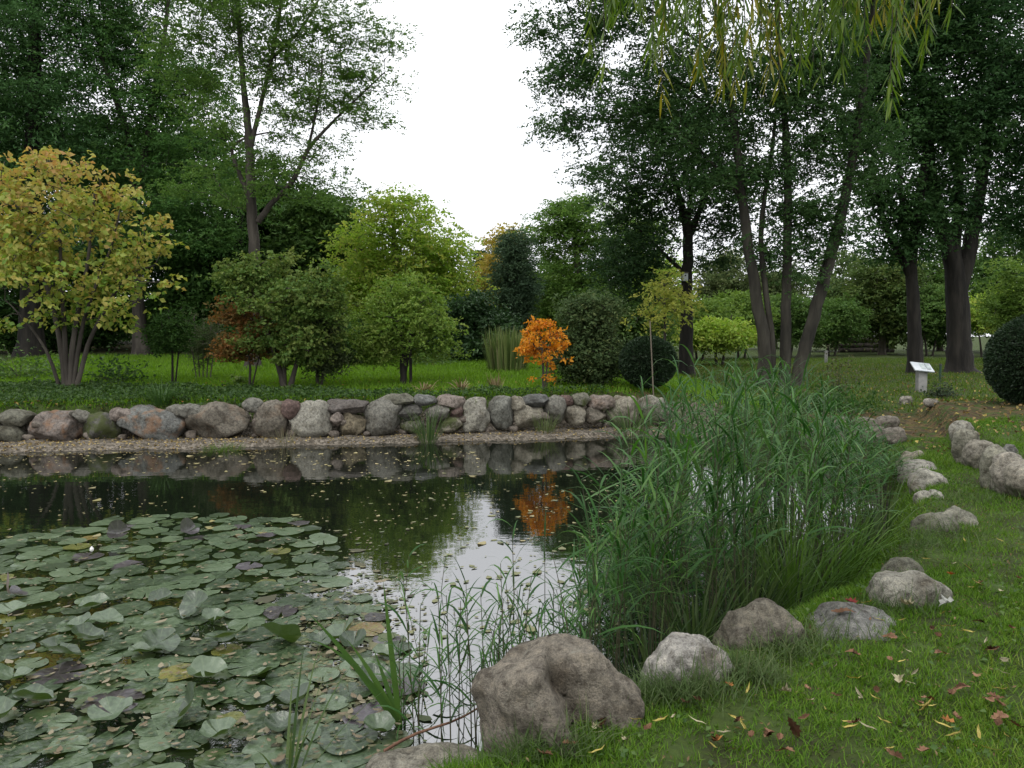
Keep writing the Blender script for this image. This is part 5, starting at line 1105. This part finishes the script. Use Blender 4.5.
limbs = np.concatenate([l1, l2, l3, l4])
link('trunk', tb.mesh('trunk', BARK, base, smooth=True), None, r_)
WG = foliage('willow_green', [(.06, .12, .015), (.085, .155, .02), (.13, .19, .025)], .5, .45); WY = foliage('willow_yellow', [(.11, .15, .02), (.18, .2, .025), (.25, .22, .03)], .5, .45)
def strand(px, py_end, d, yellow, dens=105):
    end = at(px, py_end - 14, d); k = int(np.argmin(np.hypot(limbs[:, 0] - end[0], limbs[:, 1] - end[1]))); st = limbs[k]
    t = np.linspace(0, 1, 12)[:, None]; mid = np.array((end[0] * .8 + st[0] * .2, end[1] * .8 + st[1] * .2, st[2] - .25))
    P = (1 - t) ** 2 * st + 2 * t * (1 - t) * mid + t ** 2 * end; P[:, :2] += rng.normal(size=(12, 2)) * .006
    tw = MB(); tube(tw, P, np.linspace(.006, .0012, 12), 5); tb_ = link('twig', tw.mesh('twig', BARK, base), None, r_)
    n = dens; tt = 1 - .62 * rng.uniform(0, 1, n) ** 1.3; b = np.stack([np.interp(tt, t[:, 0], P[:, i]) for i in range(3)], 1)
    th = rng.uniform(0, 6.3, n); dv = np.stack([np.cos(th) * .45, np.sin(th) * .45, -rng.uniform(.5, 1.2, n)], 1); ph = th + 1.57 + rng.normal(size=n) * .6
    sd1 = np.stack([np.cos(ph), np.sin(ph), rng.normal(size=n) * .3], 1); sd1 /= np.linalg.norm(sd1, axis=1)[:, None]
    mb = MB(); strip(mb, b, dv, sd1, rng.uniform(.06, .115, n), rng.uniform(.007, .0105, n), .5, 4, rng.uniform(0, 1, n), prof=[.15, .9, 1, .6, .02])
    link('foliage', mb.mesh('foliage', WY if yellow else WG, base), None, tb_)
# end points of the hanging twigs
HANG = ((688, 78, 0), (700, 88, 1), (712, 70, 1), (722, 98, 1), (735, 104, 1), (748, 96, 1), (757, 70, 0), (768, 60, 1), (776, 104, 1), (792, 62, 0), (800, 84, 0), (812, 76, 0), (820, 90, 0), (832, 70, 0), (842, 82, 0),
                    (852, 55, 0), (862, 48, 0), (872, 40, 1), (884, 42, 1), (893, 126, 0), (898, 88, 0), (905, 44, 1), (915, 30, 1), (926, 66, 0), (930, 40, 0), (640, 30, 0), (652, 52, 0), (664, 44, 0), (676, 56, 0), (660, 108, 1), (668, 60, 0), (606, 42, 0), (590, 10, 0), (618, 24, 0), (632, 14, 0),
                    (604, 84, 0), (700, 40, 0), (720, 40, 0), (745, 45, 0), (780, 40, 0), (810, 40, 0), (835, 35, 0), (760, 25, 1), (730, 20, 1), (690, 25, 0), (860, 20, 1), (890, 18, 1), (938, 10, 1), (955, -10, 1), (848, 18, 0))
for px, py, yel in HANG: strand(px, py, rng.uniform(2.7, 3.5), yel)
for px, py, yel in HANG: strand(px + rng.normal() * 9, py - rng.uniform(8, 42), rng.uniform(2.6, 3.8), yel if rng.uniform() < .6 else 0)
strand(292, 30, 2.6, 1, 7); strand(380, 18, 2.6, 0, 6); strand(286, 6, 2.7, 0, 8)
